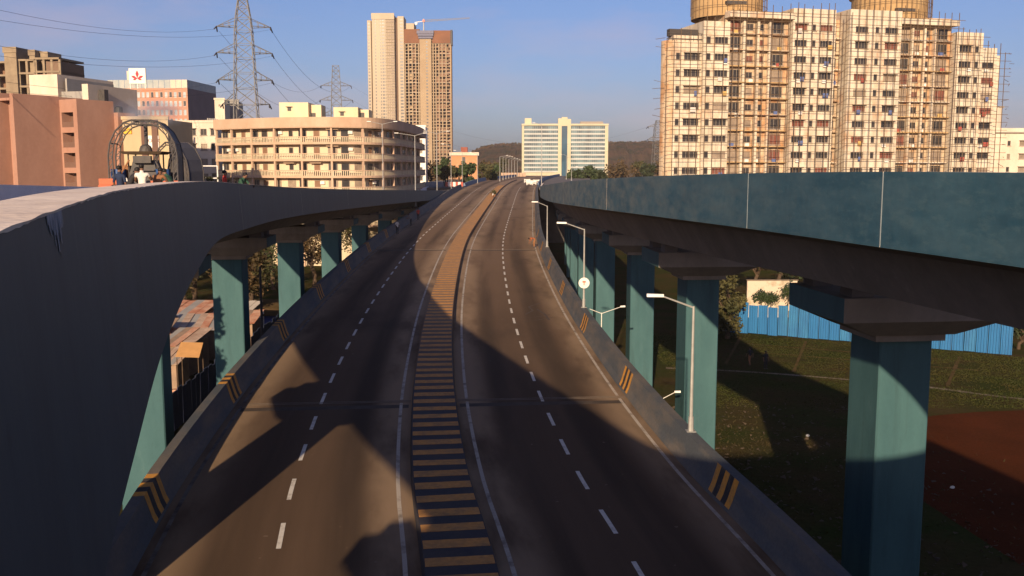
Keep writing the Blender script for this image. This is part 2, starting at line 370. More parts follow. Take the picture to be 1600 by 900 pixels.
# white lane dashes and edge lines
for u, off in ((-4.9, 24.7), (4.75, 24.4)):
    k = -4
    while True:
        y0 = off + 3.64 * k; k += 1
        if y0 > 233: break
        sweep(MB(), fine(y0 - 1.82, y0, .95), [(u - .07, .004), (u + .07, .004)], 0, closed=False).build('lane_dash', M_white, road)
for u in (-8.25, -1.43, 1.43, 8.2):
    for a, b in ((-10, 41), (41.5, 99.4), (99.9, 168), (168.5, 234)):
        sweep(MB(), fine(a, b, 2), [(u - .065, .004), (u + .065, .004)], 0, closed=False).build('edge_line', M_edge2 if u < -5 else M_edge, road)
for Y in (41.1, 99.7, 168.2, 233.5):
    for a, b in ((-8.5, -1.02), (1.02, 8.5)):
        mb = MB()
        for d in (0, .2):
            q = [rp(Y + d, a, .006), rp(Y + d, b, .006), rp(Y + d + .06, b, .006), rp(Y + d + .06, a, .006)]
            mb.face(q); mb.hexa([v - Vector((0, 0, .0)) for v in q] + [v + Vector((0, 0, .008)) for v in q])
        mb.build('expansion_joint', M_joint, road)
# patched strips of darker asphalt along each joint, skid marks
M_tar = mat('tar', (.05, .036, .026), .85, scale=2, col2=(.085, .06, .04))
for Y in (40.2, 98.7):
    for a, b in ((-8.3, -1.1), (1.1, 8.3)):
        mb = MB(); mb.face([rp(Y, a, .003), rp(Y, b, .003), rp(Y + .5, b, .003), rp(Y + .5, a, .003)]); mb.build('patch', M_tar, road)
for (px, Y, pts) in ((0, 63, [(5.6, 62), (6.2, 63.5), (6.0, 65), (6.9, 66.4)]), (0, 63, [(5.2, 60.6), (6.4, 61.2), (7.2, 61.9)]), (0, 60, [(5.3, 59.4), (6.1, 59.9), (7.3, 60.9)]), (0, 0, [(6.5, 64), (6.9, 62), (7.0, 60)])):
    mb = MB(); w = .07
    for (u0, a), (u1, b) in zip(pts, pts[1:]):
        mb.face([rp(a, u0 - w, .005), rp(a, u0 + w, .005), rp(b, u1 + w, .005), rp(b, u1 - w, .005)])
    mb.build('tar_mark', M_tar, road)
# median kerb with cross stripes
def medmat():
    m = mat('median_paint', (.03, .028, .035), .8, scale=1.2, col2=(.055, .045, .04), fine=.2)
    n = m.node_tree.nodes; l = m.node_tree.links; b = n['Principled BSDF']; src = b.inputs['Base Color'].links[0].from_socket
    g = n.new('ShaderNodeNewGeometry'); sp = n.new('ShaderNodeSeparateXYZ'); ns = n.new('ShaderNodeTexNoise'); ns.inputs['Scale'].default_value = .25
    ad = n.new('ShaderNodeMath'); ad.operation = 'MULTIPLY_ADD'; ad.inputs[1].default_value = 30
    mr = n.new('ShaderNodeMapRange'); mr.inputs[1].default_value = 52; mr.inputs[2].default_value = 95
    mi = n.new('ShaderNodeMixRGB'); mi.inputs[2].default_value = (.40, .25, .125, 1)
    l.new(g.outputs['Position'], sp.inputs[0]); l.new(g.outputs['Position'], ns.inputs[0]); l.new(ns.outputs[0], ad.inputs[0]); l.new(sp.outputs[1], ad.inputs[2])
    l.new(ad.outputs[0], mr.inputs[0]); mr.inputs[4].default_value = .62; l.new(mr.outputs[0], mi.inputs[0]); l.new(src, mi.inputs[1]); l.new(mi.outputs[0], b.inputs['Base Color'])
    return m
MW = [(20, 1.02), (60, .92), (110, .8), (240, .8)]
med_st = seg(-10, 300)
med = sweep(MB(), med_st, lambda k: [(-lerp(MW, med_st[k][0].y), 0.002), (-lerp(MW, med_st[k][0].y) + .06, .32), (lerp(MW, med_st[k][0].y) - .06, .32), (lerp(MW, med_st[k][0].y), .002)], 0).build('median_kerb', medmat())
tag(med, 'low raised median striped yellow and black down the middle of the road', 'median')
k = 0
while True:
    y0 = 24.09 - 1.12 * (8 - k); k += 1
    if y0 > 235: break
    w = lerp(MW, y0) - .09; yy = .54 + random.uniform(-.03, .03)
    sk = random.uniform(-.03, .03)
    q = [rp(y0, -w, .323), rp(y0 + sk, w, .323), rp(y0 + yy + sk, w, .323), rp(y0 + yy, -w, .323)]
    MB().hexa(q + [v + Vector((0, 0, .006)) for v in q]).build('painted_stripe', M_stripe, med)
# crash barriers either side with hazard bars
BSEC = [(8.55, 0.003), (8.58, .10), (8.68, .34), (8.86, 1.02), (9.20, 1.02), (9.30, .0), (9.30, -.5)]
for side, nm, Yb in ((-1, 'dusty grey-blue crash barrier along the left edge of the lower road', (29.4, 41.9, 54.6, 68.4, 82.5, 96.5, 110.5)), (1, 'grey-blue crash barrier along the right edge of the lower road with lamp posts on it', (28.1, 42.2, 56.0, 69.8, 83.6, 97.6, 111.5))):
    sec = [(side * u, v) for u, v in BSEC] + [(side * 8.55, -.5)]
    b = sweep(MB(), seg(-12, 226), sec, 0).build('crash_barrier', M_bar); tag(b, nm, 'barrier')
    for Y in Yb:
        for i in range(5):
            m = M_yel if i % 2 == 0 else M_blk
            y0 = Y + i * .36 - .9; mb = MB()
            prof = ([(8.585, .12, 0), (8.677, .34, .02), (8.857, 1.028, .09), (9.20, 1.028, .12)])[:4 if side < 0 else 3]
            for (u, v, d), (u2, v2, d2) in zip(prof, prof[1:]):
                q = []
                for (uu, vv, dd, ya) in ((u, v, d, y0), (u, v, d, y0 + .355), (u2, v2, d2, y0 + .355), (u2, v2, d2, y0)):
                    q.append(rp(ya - dd, side * (uu - .006), vv))
                mb.face(q)
            mb.build('hazard_bar', m, b)

# ------------------------------------------------------------------ the upper ramps
F = 1.7
LP = [(-.95, 1.2, -.2), (-1.63, 3.06, -.2), (-2.66, 6.3, -.17), (-3.87, 10.2, -.2), (-6.3, 18.8, -.28), (-8.9, 29, -.42), (-10.3, 37, -.62), (-12.2, 50, -.97), (-13.7, 68, -1.45), (-14.6, 95, -2.15), (-14.7, 130, -3.0), (-14.1, 165, -3.85), (-13.35, 200, -4.62), (-12.9, 216, -4.75), (-12.0, 236, -4.55)]
RP = [(9.9, 2.4, -.14), (10.35, 6, -.12), (10.1, 12, -.10), (9.25, 17, -.09), (8.35, 21.6, -.09), (7.3, 29.7, -.17), (6.45, 37.2, -.29), (5.6, 46, -.45), (4.4, 63, -.82), (3.75, 90, -1.5), (4.05, 130, -2.4), (4.95, 170, -3.25), (6.4, 215, -3.85), (7.4, 236, -3.75)]
GP = [(-.95, 1.2, -.2), (-.2, .05, -.2), (1, -.75, -.19), (3, -1.15, -.18), (5.2, -1.15, -.17), (7.5, -.6, -.16), (9.2, .7, -.15), (9.9, 2.4, -.14)]
def wid_l(p): return lerp([(0, 6.7), (8, 7.3), (30, 8.2), (60, 8.8), (300, 8.8)], p.y)
def wid_r(p): return lerp([(2, 7.0), (25, 6.4), (33, 7.1), (45, 8.0), (300, 8.7)], p.y)
def ramp(PTS, side, wid, label, joints, M_face, M_top, GD=3.4):
    pts = [Vector((x, y, h + CAMZ)) for x, y, h in PTS]; pts = spline(pts, .35); st = stations(pts)
    t = thing('elevated_ramp', label, 'flyover', (pts[0].x, pts[0].y, 0))
    s = side
    bt = .12 if side < 0 else 0.
    def psec(k): return [(0, 0), (-s * bt, -F), (s * .35, -F), (s * .37, 0)]
    # outer parapet in panels between the joints
    cuts = [pts[0].y] + [j for j in joints] + [pts[-1].y]
    for a, b in zip(cuts, cuts[1:]):
        pa = [p for p in pts if a + .012 < p.y < b - .012]
        def ip(y):
            for p, q in zip(pts, pts[1:]):
                if p.y <= y <= q.y: return p.lerp(q, (y - p.y) / max(q.y - p.y, 1e-6))
            return pts[-1].copy()
        pl = [ip(a + .012)] + pa + [ip(b - .012)]
        sweep(MB(), stations(pl), psec(0), [0, 1, 1, 2]).build('parapet_panel', [M_face, M_soff, M_top], t, world=True)
        if a != pts[0].y and a < 36:
            q = stations([ip(a - .018), ip(a + .018)])
            sweep(MB(), q, [(-s * .004, -.02), (-s * .004, -F + .03), (s * .05, -F + .03), (s * .05, -.02)], 0).build('joint_seal', M_seal if side > 0 else M_blk, t, world=True)
    # roadway, box girder, far parapet
    sweep(MB(), st, lambda k: [(s * .37, -1.1), (s * (wid(st[k][0]) - .37), -1.1), (s * (wid(st[k][0]) - .37), -1.3), (s * .37, -1.3)], 0).build('roadway', [M_asph2], t, world=True)
    def gsec(k):
        w = wid(st[k][0]); return [(s * .35, -1.32), (s * (w - .35), -1.32), (s * (w - .3), -F + .01), (s * (w - 1.7), -2.05), (s * (w - 2.5), -GD), (s * 2.5, -GD), (s * 1.7, -2.05), (s * .34, -F + .012)]
    sweep(MB(), st, gsec, 0).build('box_girder', [M_soff], t, world=True)
    sweep(MB(), st, lambda k: [(s * (wid(st[k][0]) - .36), -.02), (s * wid(st[k][0]), -.02), (s * wid(st[k][0]), -F), (s * (wid(st[k][0]) - .36), -F)], [2, 0, 1, 3]).build('far_parapet', [M_face, M_soff, M_top, M_inner], t, world=True)
    return t, pts, st
Lt, Lpts, Lst = ramp(LP, -1, wid_l, 'left upper ramp with slate-blue parapet curving away beside the road', [35.6, 60, 84, 108, 132, 156, 180], M_face_l, M_cap, 2.75)
Rt, Rpts, Rst = ramp(RP, 1, wid_r, 'right upper ramp with weathered teal parapet on tall teal piers', [21.7, 29.8, 52, 75, 98, 122, 146, 170, 192], M_face_r, M_cap)
# gore nose and the main deck they branch from, behind and below the camera
gp = spline([Vector((x, y, h + CAMZ)) for x, y, h in GP], .35); gst = stations(gp)
gore = thing('flyover_deck', 'wide upper flyover deck where the two ramps split', 'flyover', (4, -12, 0))
sweep(MB(), gst, [(0, 0), (0, -F), (.35, -F), (.37, 0)], [0, 1, 1, 2]).build('parapet_panel', [M_face_l, M_soff, M_cap], gore, world=True)
out = [(p.x + r.x * .36, p.y + r.y * .36) for p, r, s in gst]
out = [(-7.25, -1.05)] + out + [(17.1, 2.4), (18.9, -6.5), (20, -36), (-3.2, -36), (-4.6, -14), (-5.9, -6)]
MB().prism(out, CAMZ - 3.0, CAMZ - 1.3, 0, 1).build('deck_slab', [M_soff, M_asph2], gore, world=True)
for pl in ([(-7.25, -1.05), (-5.9, -6), (-4.6, -14), (-3.2, -36)], [(17.1, 2.4), (18.9, -6.5), (20, -36)]):
    q = stations([Vector((x, y, CAMZ - .2)) for x, y in pl]); sweep(MB(), q, [(-.18, 0), (-.18, -F), (.18, -F), (.18, 0)], 0).build('far_parapet', [M_face_l], gore, world=True)

def make_pier(parent, X, Y, ztop, dirv, w=.93, d=1.08, capw=2.8, capd=2.2, GD=3.4, CT=3.95, CM=4.75, CB=5.55):
    """ztop: height of the parapet top above; the pier stands on the ground"""
    rz = math.atan2(dirv.y, dirv.x) - math.pi / 2
    Mx = Matrix.Translation((X, Y, 0)) @ Matrix.Rotation(rz, 4, 'Z')
    inv = parent.matrix_basis.inverted() @ Mx
    def put(mb, nm, m, par):
        if par is parent: mb.v = [tuple(inv @ Vector(p)) for p in mb.v]
        else: mb.v = [tuple(inv @ Vector(p)) for p in mb.v]
        return mb.build(nm, m, par)
    c_ = .05
    p = put(MB().prism([(-w + c_, -d), (w - c_, -d), (w, -d + c_), (w, d - c_), (w - c_, d), (-w + c_, d), (-w, d - c_), (-w, -d + c_)], -.3, ztop - CB), 'pier', M_pier, parent)
    cap = MB().frustum(0, 0, w + .30, d + .25, ztop - CB, w + .30, d + .25, ztop - CB + .24)
    cap.frustum(0, 0, w + .55, d + .4, ztop - CB + .24, capw, capd, ztop - CM); cap.box(-capw, -capd, ztop - CM, capw, capd, ztop - CT)
    # painted end faces on the cap
    put(cap, 'pier_cap', [M_soff], p)
    for sx in (-1, 1):
        e = MB().hexa([(sx * capw, -capd, ztop - CM), (sx * (capw + .012), -capd, ztop - CM), (sx * (capw + .012), capd, ztop - CM), (sx * capw, capd, ztop - CM), (sx * capw, -capd, ztop - CT), (sx * (capw + .012), -capd, ztop - CT), (sx * (capw + .012), capd, ztop - CT), (sx * capw, capd, ztop - CT)])
        put(e, 'cap_end', M_pier, p)
    for sx in (-1, 1):
        for sy in (-1, 1):
            put(MB().frustum(sx * (capw - .75), sy * (capd - .7), .38, .42, ztop - CT, .36, .4, ztop - GD + .01), 'bearing_block', M_conc, p)
    return p
def dir_at(st, Y):
    for (p, r, s) in st:
        if p.y >= Y: return Vector((-r.y, r.x, 0)), p.z
    p, r, s = st[-1]; return Vector((-r.y, r.x, 0)), p.z
for X, Y in ((13.2, 33.0), (10.6, 54.3), (10.1, 75), (9.3, 96), (9.0, 117), (9.3, 138), (10.0, 159), (10.8, 180)):
    d, z = dir_at(Rst, Y); make_pier(Rt, X, Y, z, d)
for X, Y in ((-5.5, 1.6), (-11.3, 20), (-15.85, 40.6), (-18.3, 62), (-19.2, 83), (-19.6, 104), (-19.8, 125), (-19.3, 146), (-18.8, 167)):
    d, z = dir_at(Lst, Y); make_pier(Lt, X, Y, z, d, w=.95, d=.95, capw=2.7, capd=1.7, GD=2.75, CT=3.1, CM=3.7, CB=4.5)
for X, Y in ((7, -14), (13.5, -10), (3, -30), (14, -30)): make_pier(gore, X, Y, CAMZ + .2, Vector((0, 1, 0)))
# ragged mortar cap running over the paint of the left parapet
mb = MB(); prev = None
for p, r, s in stations(spline([Vector((x, y, h + CAMZ)) for x, y, h in LP[:8]], .09)):
    dz = .003 + max(0, mnoise.noise(Vector((s * 1.6, 0, 0)))) * .010 + max(0, mnoise.noise(Vector((s * 9, 3, 0)))) * .014 + random.random() * .004
    q = (p - r * .39 + Vector((0, 0, .006)), p + r * .010 + Vector((0, 0, .006 + .006 * mnoise.noise(Vector((s * 3, 7, 0))))), p + r * .006 - Vector((0, 0, dz)))
    if prev: mb.face([prev[0], prev[1], q[1], q[0]]); mb.face([prev[1], prev[2], q[2], q[1]])
    prev = q
mb.build('mortar_cap', M_cap, Lt, world=True)
# white paint run down the near face
M_drip = mat('pale_paint_run', (.42, .40, .40), .8, scale=9, col2=(.17, .17, .18), stretch=(3, 3, .8), lo=.4, hi=.65)
mb = MB()
drp = [q for q in stations(spline([Vector((x, y, h + CAMZ)) for x, y, h in LP[:5]], .004)) if 3.98 < q[0].y < 4.42]
rnd = random.Random(5); i0 = 0
while i0 < len(drp) - 4:
    i1 = min(len(drp) - 1, i0 + rnd.randint(3, 9)); t = (i0 + i1) / 2 / len(drp); ln = (.05 + .15 * (1 - abs(t - .55) * 1.7)) * rnd.uniform(.55, 1.15)
    pa = drp[i0][0]; pb = drp[i1][0]; r = drp[i0][1]; k1 = r * .004; k2 = r * (.004 + .0706 * ln); w = rnd.uniform(.05, .35); lo_ = pa.lerp(pb, w); hi_ = pa.lerp(pb, 1 - w * .6)
    mb.face([pa + k1, pb + k1, hi_ + k2 - Vector((0, 0, ln)), lo_ + k2 - Vector((0, 0, ln * rnd.uniform(.85, 1)))]); i0 = i1
mb.build('paint_run', M_drip, Lt, world=True)

# ------------------------------------------------------------------ street lamps
def lamp(label, base, h, arms, r=.07, group='street lamps on the flyover', foot=True, arm_rise=.35, mt=None, hs=1.0):
    """arms: list of (dx, dy) reach vectors"""
    t = thing('street_lamp', label, 'street lamp', base, 0, group); mt = mt or M_steel
    MB().tube((0, 0, 0), (0, 0, h), r, r * .6, 8).build('pole', mt, t, smooth=False)
    if foot: MB().box(-.17, -.17, -.02, .17, .17, .03).tube((0, 0, .03), (0, 0, .55), r * 1.5, r * 1.35, 8).build('base_plate', mt, t)
    for dx, dy in arms:
        L = math.hypot(dx, dy); e = Vector((dx, dy, arm_rise)); u = Vector((dx / L, dy / L, 0))
        MB().tube((0, 0, h - .05), Vector((dx, dy, h + arm_rise)), r * .5, r * .42, 6).build('arm', mt, t)
        c = Vector((dx, dy, h + arm_rise + .02)); s = Vector((-u.y, u.x, 0))
        mb = MB(); A = c - u * .05; B = c + u * .55 * hs
        mb.hexa([A - s * (.07 * hs) - Vector((0, 0, .05)), B - s * (.13 * hs) - Vector((0, 0, .04)), B + s * (.13 * hs) - Vector((0, 0, .04)), A + s * (.07 * hs) - Vector((0, 0, .05)),
                 A - s * (.05 * hs) + Vector((0, 0, .05)), B - s * (.09 * hs) + Vector((0, 0, .06)), B + s * (.09 * hs) + Vector((0, 0, .06)), A + s * (.05 * hs) + Vector((0, 0, .05))])
        mb.build('lamp_head', M_white2, t)
    return t
def rlabel(n): return n
l1 = lamp('street lamp on the right barrier nearest the camera, in front of a teal pier', rp(32.6, 9.05, 1.0), 4.55, [(-1.1, 0.1)])
l2 = lamp('street lamp on the right barrier carrying a round white sign', rp(58.8, 9.05, 1.0), 4.9, [(-1.15, .1)])
l3 = lamp('third street lamp along the right barrier, before the dark underside of the ramp', rp(93, 9.05, 1.0), 4.0, [(-.95, .1)])
p = rp(58.8, 9.05, 1.0)
sg = thing('road_sign', 'round white road sign with a faint red mark on a lamp post', 'sign', (p.x, p.y - .1, p.z + 1.55))
MB().tube((0, 0, 0), (0, .02, 0), .34, .34, 20).build('disc', M_white2, sg)
mb = MB(); mb.box(-.10, -.012, .02, .10, -.004, .14); mb.box(-.03, -.012, -.14, .03, -.004, .02); mb.build('symbol', mat('faded_red', (.40, .17, .12), .7), sg)
lamp('low double-armed lamp post below the right barrier, between the far piers', (at(940, 489, 62).x, 62, 0), 8.6, [(-1.1, .2), (1.3, .3)], .045, hs=.5, group='ground street lamps', mt=M_white2)
lamp('low double-armed lamp post below the right barrier, beside the reddish rubble', (at(1033, 622, 50).x, 50, 0), 5.8, [(-.75, 0), (.75, 0)], .04, hs=.5, group='ground street lamps', mt=M_white2)
# taller twin-armed lamps on the left
def lampat(label, px, ytop, Y, zb, arms, r=.09, group='tall street lamps beyond the left ramp'):
    q = at(px, ytop, Y); return lamp(label, (q.x, Y, zb), q.z - zb - .35, arms, r, group)
lampat('tall twin-armed street lamp in front of the curved balcony building', 648, 208, 150, zroad(150) + 1, [(-2.6, .2), (1.3, .2)])
lampat('tall slender lamp post before the middle of the curved building', 597, 190, 150, zroad(150) - 1.0, [(-1.8, 0), (1.8, 0)], .08)
lampat('tall street lamp right of the curved building, before the construction tower', 682, 205, 190, zroad(190) - .2, [(-2, .2), (2, .2)])
lampat('street lamp left of the small orange building', 704.5, 225, 215, zroad(215) - .2, [(-1.6, .2)])
lampat('street lamp in front of the middle of the small orange building', 722, 235, 240, zroad(240), [(-1.6, .2)])
lampat('street lamp at the right edge of the small orange building', 746, 238, 262, zroad(262) - .2, [(-1.6, .2)])
for k, (px, yt) in enumerate(((781, 243), (786, 244), (790.5, 245), (795, 247), (799.5, 248), (804, 249), (808.5, 250))):
    lampat('%s lamp post, counted from the left, in the far row along the road' % ('first', 'second', 'third', 'fourth', 'fifth', 'sixth', 'seventh')[k], px, yt, 285 + 24 * k, zroad(300), [(1.9, .3)], .11, 'far row of lamp posts')
lampat('tall pale mast on the right road edge before the glass office block', 846.5, 192, 216, zroad(216), [(-1.5, .2)], .10, 'far lamp masts')
lampat('slim lamp post before the right half of the glass office block', 885, 241, 330, zroad(330), [(-1.6, .2)], .10, 'far lamp masts')
lampat('slim lamp post at the foot of the glass centre of the office block', 893, 260, 300, zroad(300), [(1.4, .2)], .10, 'far lamp masts')

# ------------------------------------------------------------------ windows and walls of buildings
WIN = {}
def window(parent, x, y, z, w, h, glass=None, rz=0., sill=True, mull=1, frame=None, hood=False):
    """x = centre, y = wall plane, z = lower edge, set .14 deep into its opening"""
    glass = glass or M_glass; frame = frame or M_frame
    key = (round(w, 2), round(h, 2), glass.name, frame.name, sill, mull, hood)
    if key not in WIN:
        mb = MB(); t = .06
        mb.face([(-w / 2, .16, 0), (w / 2, .16, 0), (w / 2, .16, h), (-w / 2, .16, h)], 1)
        mb.box(-w / 2, .09, 0, -w / 2 + t, .15, h); mb.box(w / 2 - t, .09, 0, w / 2, .15, h); mb.box(-w / 2 + t, .09, 0, w / 2 - t, .15, t); mb.box(-w / 2 + t, .09, h - t, w / 2 - t, .15, h)
        for k in range(mull): xx = -w / 2 + w * (k + 1) / (mull + 1); mb.box(xx - .03, .10, t, xx + .03, .15, h - t)
        if sill: mb.box(-w / 2 - .12, -.14, -.12, w / 2 + .12, .14, -.01)
        if hood: mb.box(-w / 2 - .15, -.45, h + .03, w / 2 + .15, -.003, h + .13)
        WIN[key] = mb.mesh('window', [frame, glass])
    return link('window', WIN[key], parent, None, (x, y, z), rz)
def bay(mb, u0, u1, z0, z1, y, cols, mi=0, depth=.2, back=None, bi=0, sides=True, ydeep=None):
    """wall strip in the plane y facing -y; cols = [(centre, width, [(zlo, zhi), ...])] real openings with reveals"""
    cols = sorted(cols); u = u0
    def q(a, b, c, d, m=mi): 
        if b - a > 1e-4 and d - c > 1e-4: mb.face([(a, y, c), (b, y, c), (b, y, d), (a, y, d)], m)
    for c, w, rows in cols:
        a = c - w / 2; b = c + w / 2; q(u, a, z0, z1); z = z0
        for lo, hi in sorted(rows):
            if hi <= z0 or lo >= z1: continue
            q(a, b, z, lo)
            for P in ([(a, y, lo), (b, y, lo), (b, y + depth, lo), (a, y + depth, lo)], [(a, y + depth, hi), (b, y + depth, hi), (b, y, hi), (a, y, hi)], [(a, y, lo), (a, y + depth, lo), (a, y + depth, hi), (a, y, hi)], [(b, y + depth, lo), (b, y, lo), (b, y, hi), (b, y + depth, hi)]): mb.face(P, mi)
            z = hi
        q(a, b, z, z1); u = b
    q(u, u1, z0, z1)
    if ydeep is not None:
        mb.face([(u0, y, z0), (u0, y, z1), (u0, ydeep, z1), (u0, ydeep, z0)], mi); mb.face([(u1, y, z0), (u1, ydeep, z0), (u1, ydeep, z1), (u1, y, z1)], mi)
        mb.face([(u0, y, z1), (u1, y, z1), (u1, ydeep, z1), (u0, ydeep, z1)], mi)
        mb.face([(u0, ydeep, z0), (u0, ydeep, z1), (u1, ydeep, z1), (u1, ydeep, z0)], mi)
    return mb
M_cream = mat('cream_plaster', (.62, .54, .42), .9, scale=.35, col2=(.46, .37, .26), stretch=(1, 1, .45), fine=.12, bscale=2, lo=.42, hi=.75)
M_stain = mat('stained_plaster', (.52, .40, .27), .9, scale=.5, col2=(.33, .15, .05), stretch=(.8, .8, .35), fine=.15, bscale=2, lo=.48, hi=.72)
M_ocre = mat('ochre_plaster', (.46, .31, .15), .9, scale=.4, col2=(.33, .20, .09), stretch=(1, 1, .4), fine=.12, bscale=2)
def rust(m, amt=1.0):
    n = m.node_tree.nodes; l = m.node_tree.links; b = n['Principled BSDF']; src = b.inputs['Base Color'].links[0].from_socket; g = n.new('ShaderNodeNewGeometry')
    for col, scale, st, lo, hi, a in (((.45, .17, .04), .22, (1, 1, .55), .54, .70, .7), ((.10, .07, .05), .6, (1, 1, .12), .50, .72, .6), ((.30, .10, .035), .9, (1, 1, .3), .58, .72, .6)):
        mp = n.new('ShaderNodeMapping'); mp.inputs['Scale'].default_value = st; t = n.new('ShaderNodeTexNoise'); t.inputs['Scale'].default_value = scale; t.inputs['Detail'].default_value = 7; t.inputs['Roughness'].default_value = .66
        l.new(g.outputs['Position'], mp.inputs[0]); l.new(mp.outputs[0], t.inputs[0]); r = n.new('ShaderNodeMapRange'); r.inputs[1].default_value = lo; r.inputs[2].default_value = hi; r.inputs[4].default_value = a * amt; l.new(t.outputs[0], r.inputs[0])
        x = n.new('ShaderNodeMixRGB'); x.inputs[2].default_value = (*col, 1); l.new(r.outputs[0], x.inputs[0]); l.new(src, x.inputs[1]); src = x.outputs[0]
    l.new(src, b.inputs['Base Color'])
rust(M_cream, .9); rust(M_stain, 1.1)
M_bamboo = mat('bamboo', (.13, .085, .05), .8, scale=2)

M_redc = mat('red_curtain', (.22, .07, .045), .7, scale=1.2, col2=(.10, .05, .04))
M_laun = [mat('laundry_%d' % k, c, .9, scale=2) for k, c in enumerate(((.6, .55, .5), (.35, .08, .06), (.10, .14, .3), (.55, .35, .12)))]
# the scaffolded apartment block on the right
bq = thing('apartment_block', 'long cream apartment block wrapped in bamboo scaffolding on the right, rust-stained', 'building', (28.5, 182, 2.5), math.atan2(18, 71.2))
rows_n = [36.1 - 3.03 * k for k in range(0, 8)]
def wrows(rows, h): return [(z - h / 2, z + h / 2) for z in rows]
A1 = [39.15] + rows_n; A2 = [42.1, 39.15] + rows_n
BAYS = [  # u0, u1, top, y, material, columns (centre, width, height, rows)
    (1.6, 7.25, 39.9, 0, 0, [(2.5, .85, 1.25, rows_n), (5.3, 3.2, 1.25, rows_n)]),
    (7.25, 12.6, 42.6, -.7, 0, [(8.3, .85, 1.25, A1), (10.9, 2.7, 1.25, A1)]),
    (12.6, 25.7, 45.0, 1.3, 1, [(14.5, 2.8, 2.05, A2), (17.7, 1.5, 1.2, A2), (19.9, 1.45, 1.2, A2), (23.4, 3.0, 2.05, A2)]),
    (25.7, 34.8, 45.6, -.7, 0, [(27.4, 2.6, 1.25, A2), (30.2, .8, 1.25, A2), (32.8, 2.7, 1.25, A2)]),
    (34.8, 37.9, 44.3, 3.0, 1, [(36.4, 2.2, 1.7, A1)]),
    (37.9, 49.4, 45.9, -.7, 0, [(40.6, 2.8, 1.25, A2), (44.0, .85, 1.25, A2), (47.2, 2.9, 1.25, A2)]),
    (49.4, 62.2, 45.2, 1.3, 1, [(51.2, 3.0, 2.05, A2), (54.3, 1.5, 1.2, A2), (56.5, 1.5, 1.2, A2), (60.0, 3.1, 2.05, A2)]),
    (62.2, 68.4, 42.4, -.7, 0, [(64.3, 2.8, 1.25, A1), (67.0, .85, 1.25, A1)]),
    (68.4, 72.4, 39.6, 0, 0, [(70.3, 2.9, 1.25, rows_n)]),
    (72.4, 73.6, 38.2, .5, 0, []),
]
for (u0, u1, top, y, mi, cols) in BAYS:
    mb = MB(); bay(mb, u0, u1, -2.6, top, y, [(c, w, wrows(r, h)) for c, w, h, r in cols], 0, .2, ydeep=2.6 if u0 < 5 else 15)
    mb.build('wall', [M_stain if mi else M_cream], bq)
    for c, w, h, r in cols:
        for z in r:
            if z + h / 2 > top: continue
            gl = random.choice([M_glass, M_glass, M_glass, M_glass, M_curt, M_redc]) if w > 1 else M_glass
            window(bq, c, y, z - h / 2, w, h, gl, mull=(3 if w > 2.2 else 1 if w > 1 else 0), sill=True, hood=(w > 2.2 and h < 1.5 and random.random() < .3))
            if w > 1 and random.random() < .22:
                xx = c + random.uniform(-.3, .3) * w; MB().box(xx - .4, y - .42, z - h / 2 - .75, xx + .4, y - .005, z - h / 2 - .16).build('air_conditioner', M_white2, bq)
            if w > 2 and random.random() < .3:
                xx = c + random.uniform(-.25, .25) * w; MB().box(xx - random.uniform(.2, .7), y - .5, z - h / 2 - .5, xx + random.uniform(.2, .7), y - .46, z - h / 2 + .35).build('laundry', random.choice(M_laun), bq)
    if mi:   # ledges of the recessed balconies
        for z in A2: MB().box(u0 + .02, y - .9, z - 1.55, u1 - .02, y - .004, z - 1.32).build('balcony_slab', random.choice([M_stain, M_ocre, M_cream]), bq)
        for uu in (u0 + 3.6, (u0 + u1) / 2, u1 - 4.1):
            if u1 - u0 > 5: MB().box(uu - .22, y - .8, 12, uu + .22, y - .006, 43.8).build('fin', M_cream, bq)
        if u1 - u0 > 5: MB().box(u0 - .2, y - 2.3, 43.5, u1 + .2, y - .0, 44.6).build('roof_fascia', M_cream, bq)
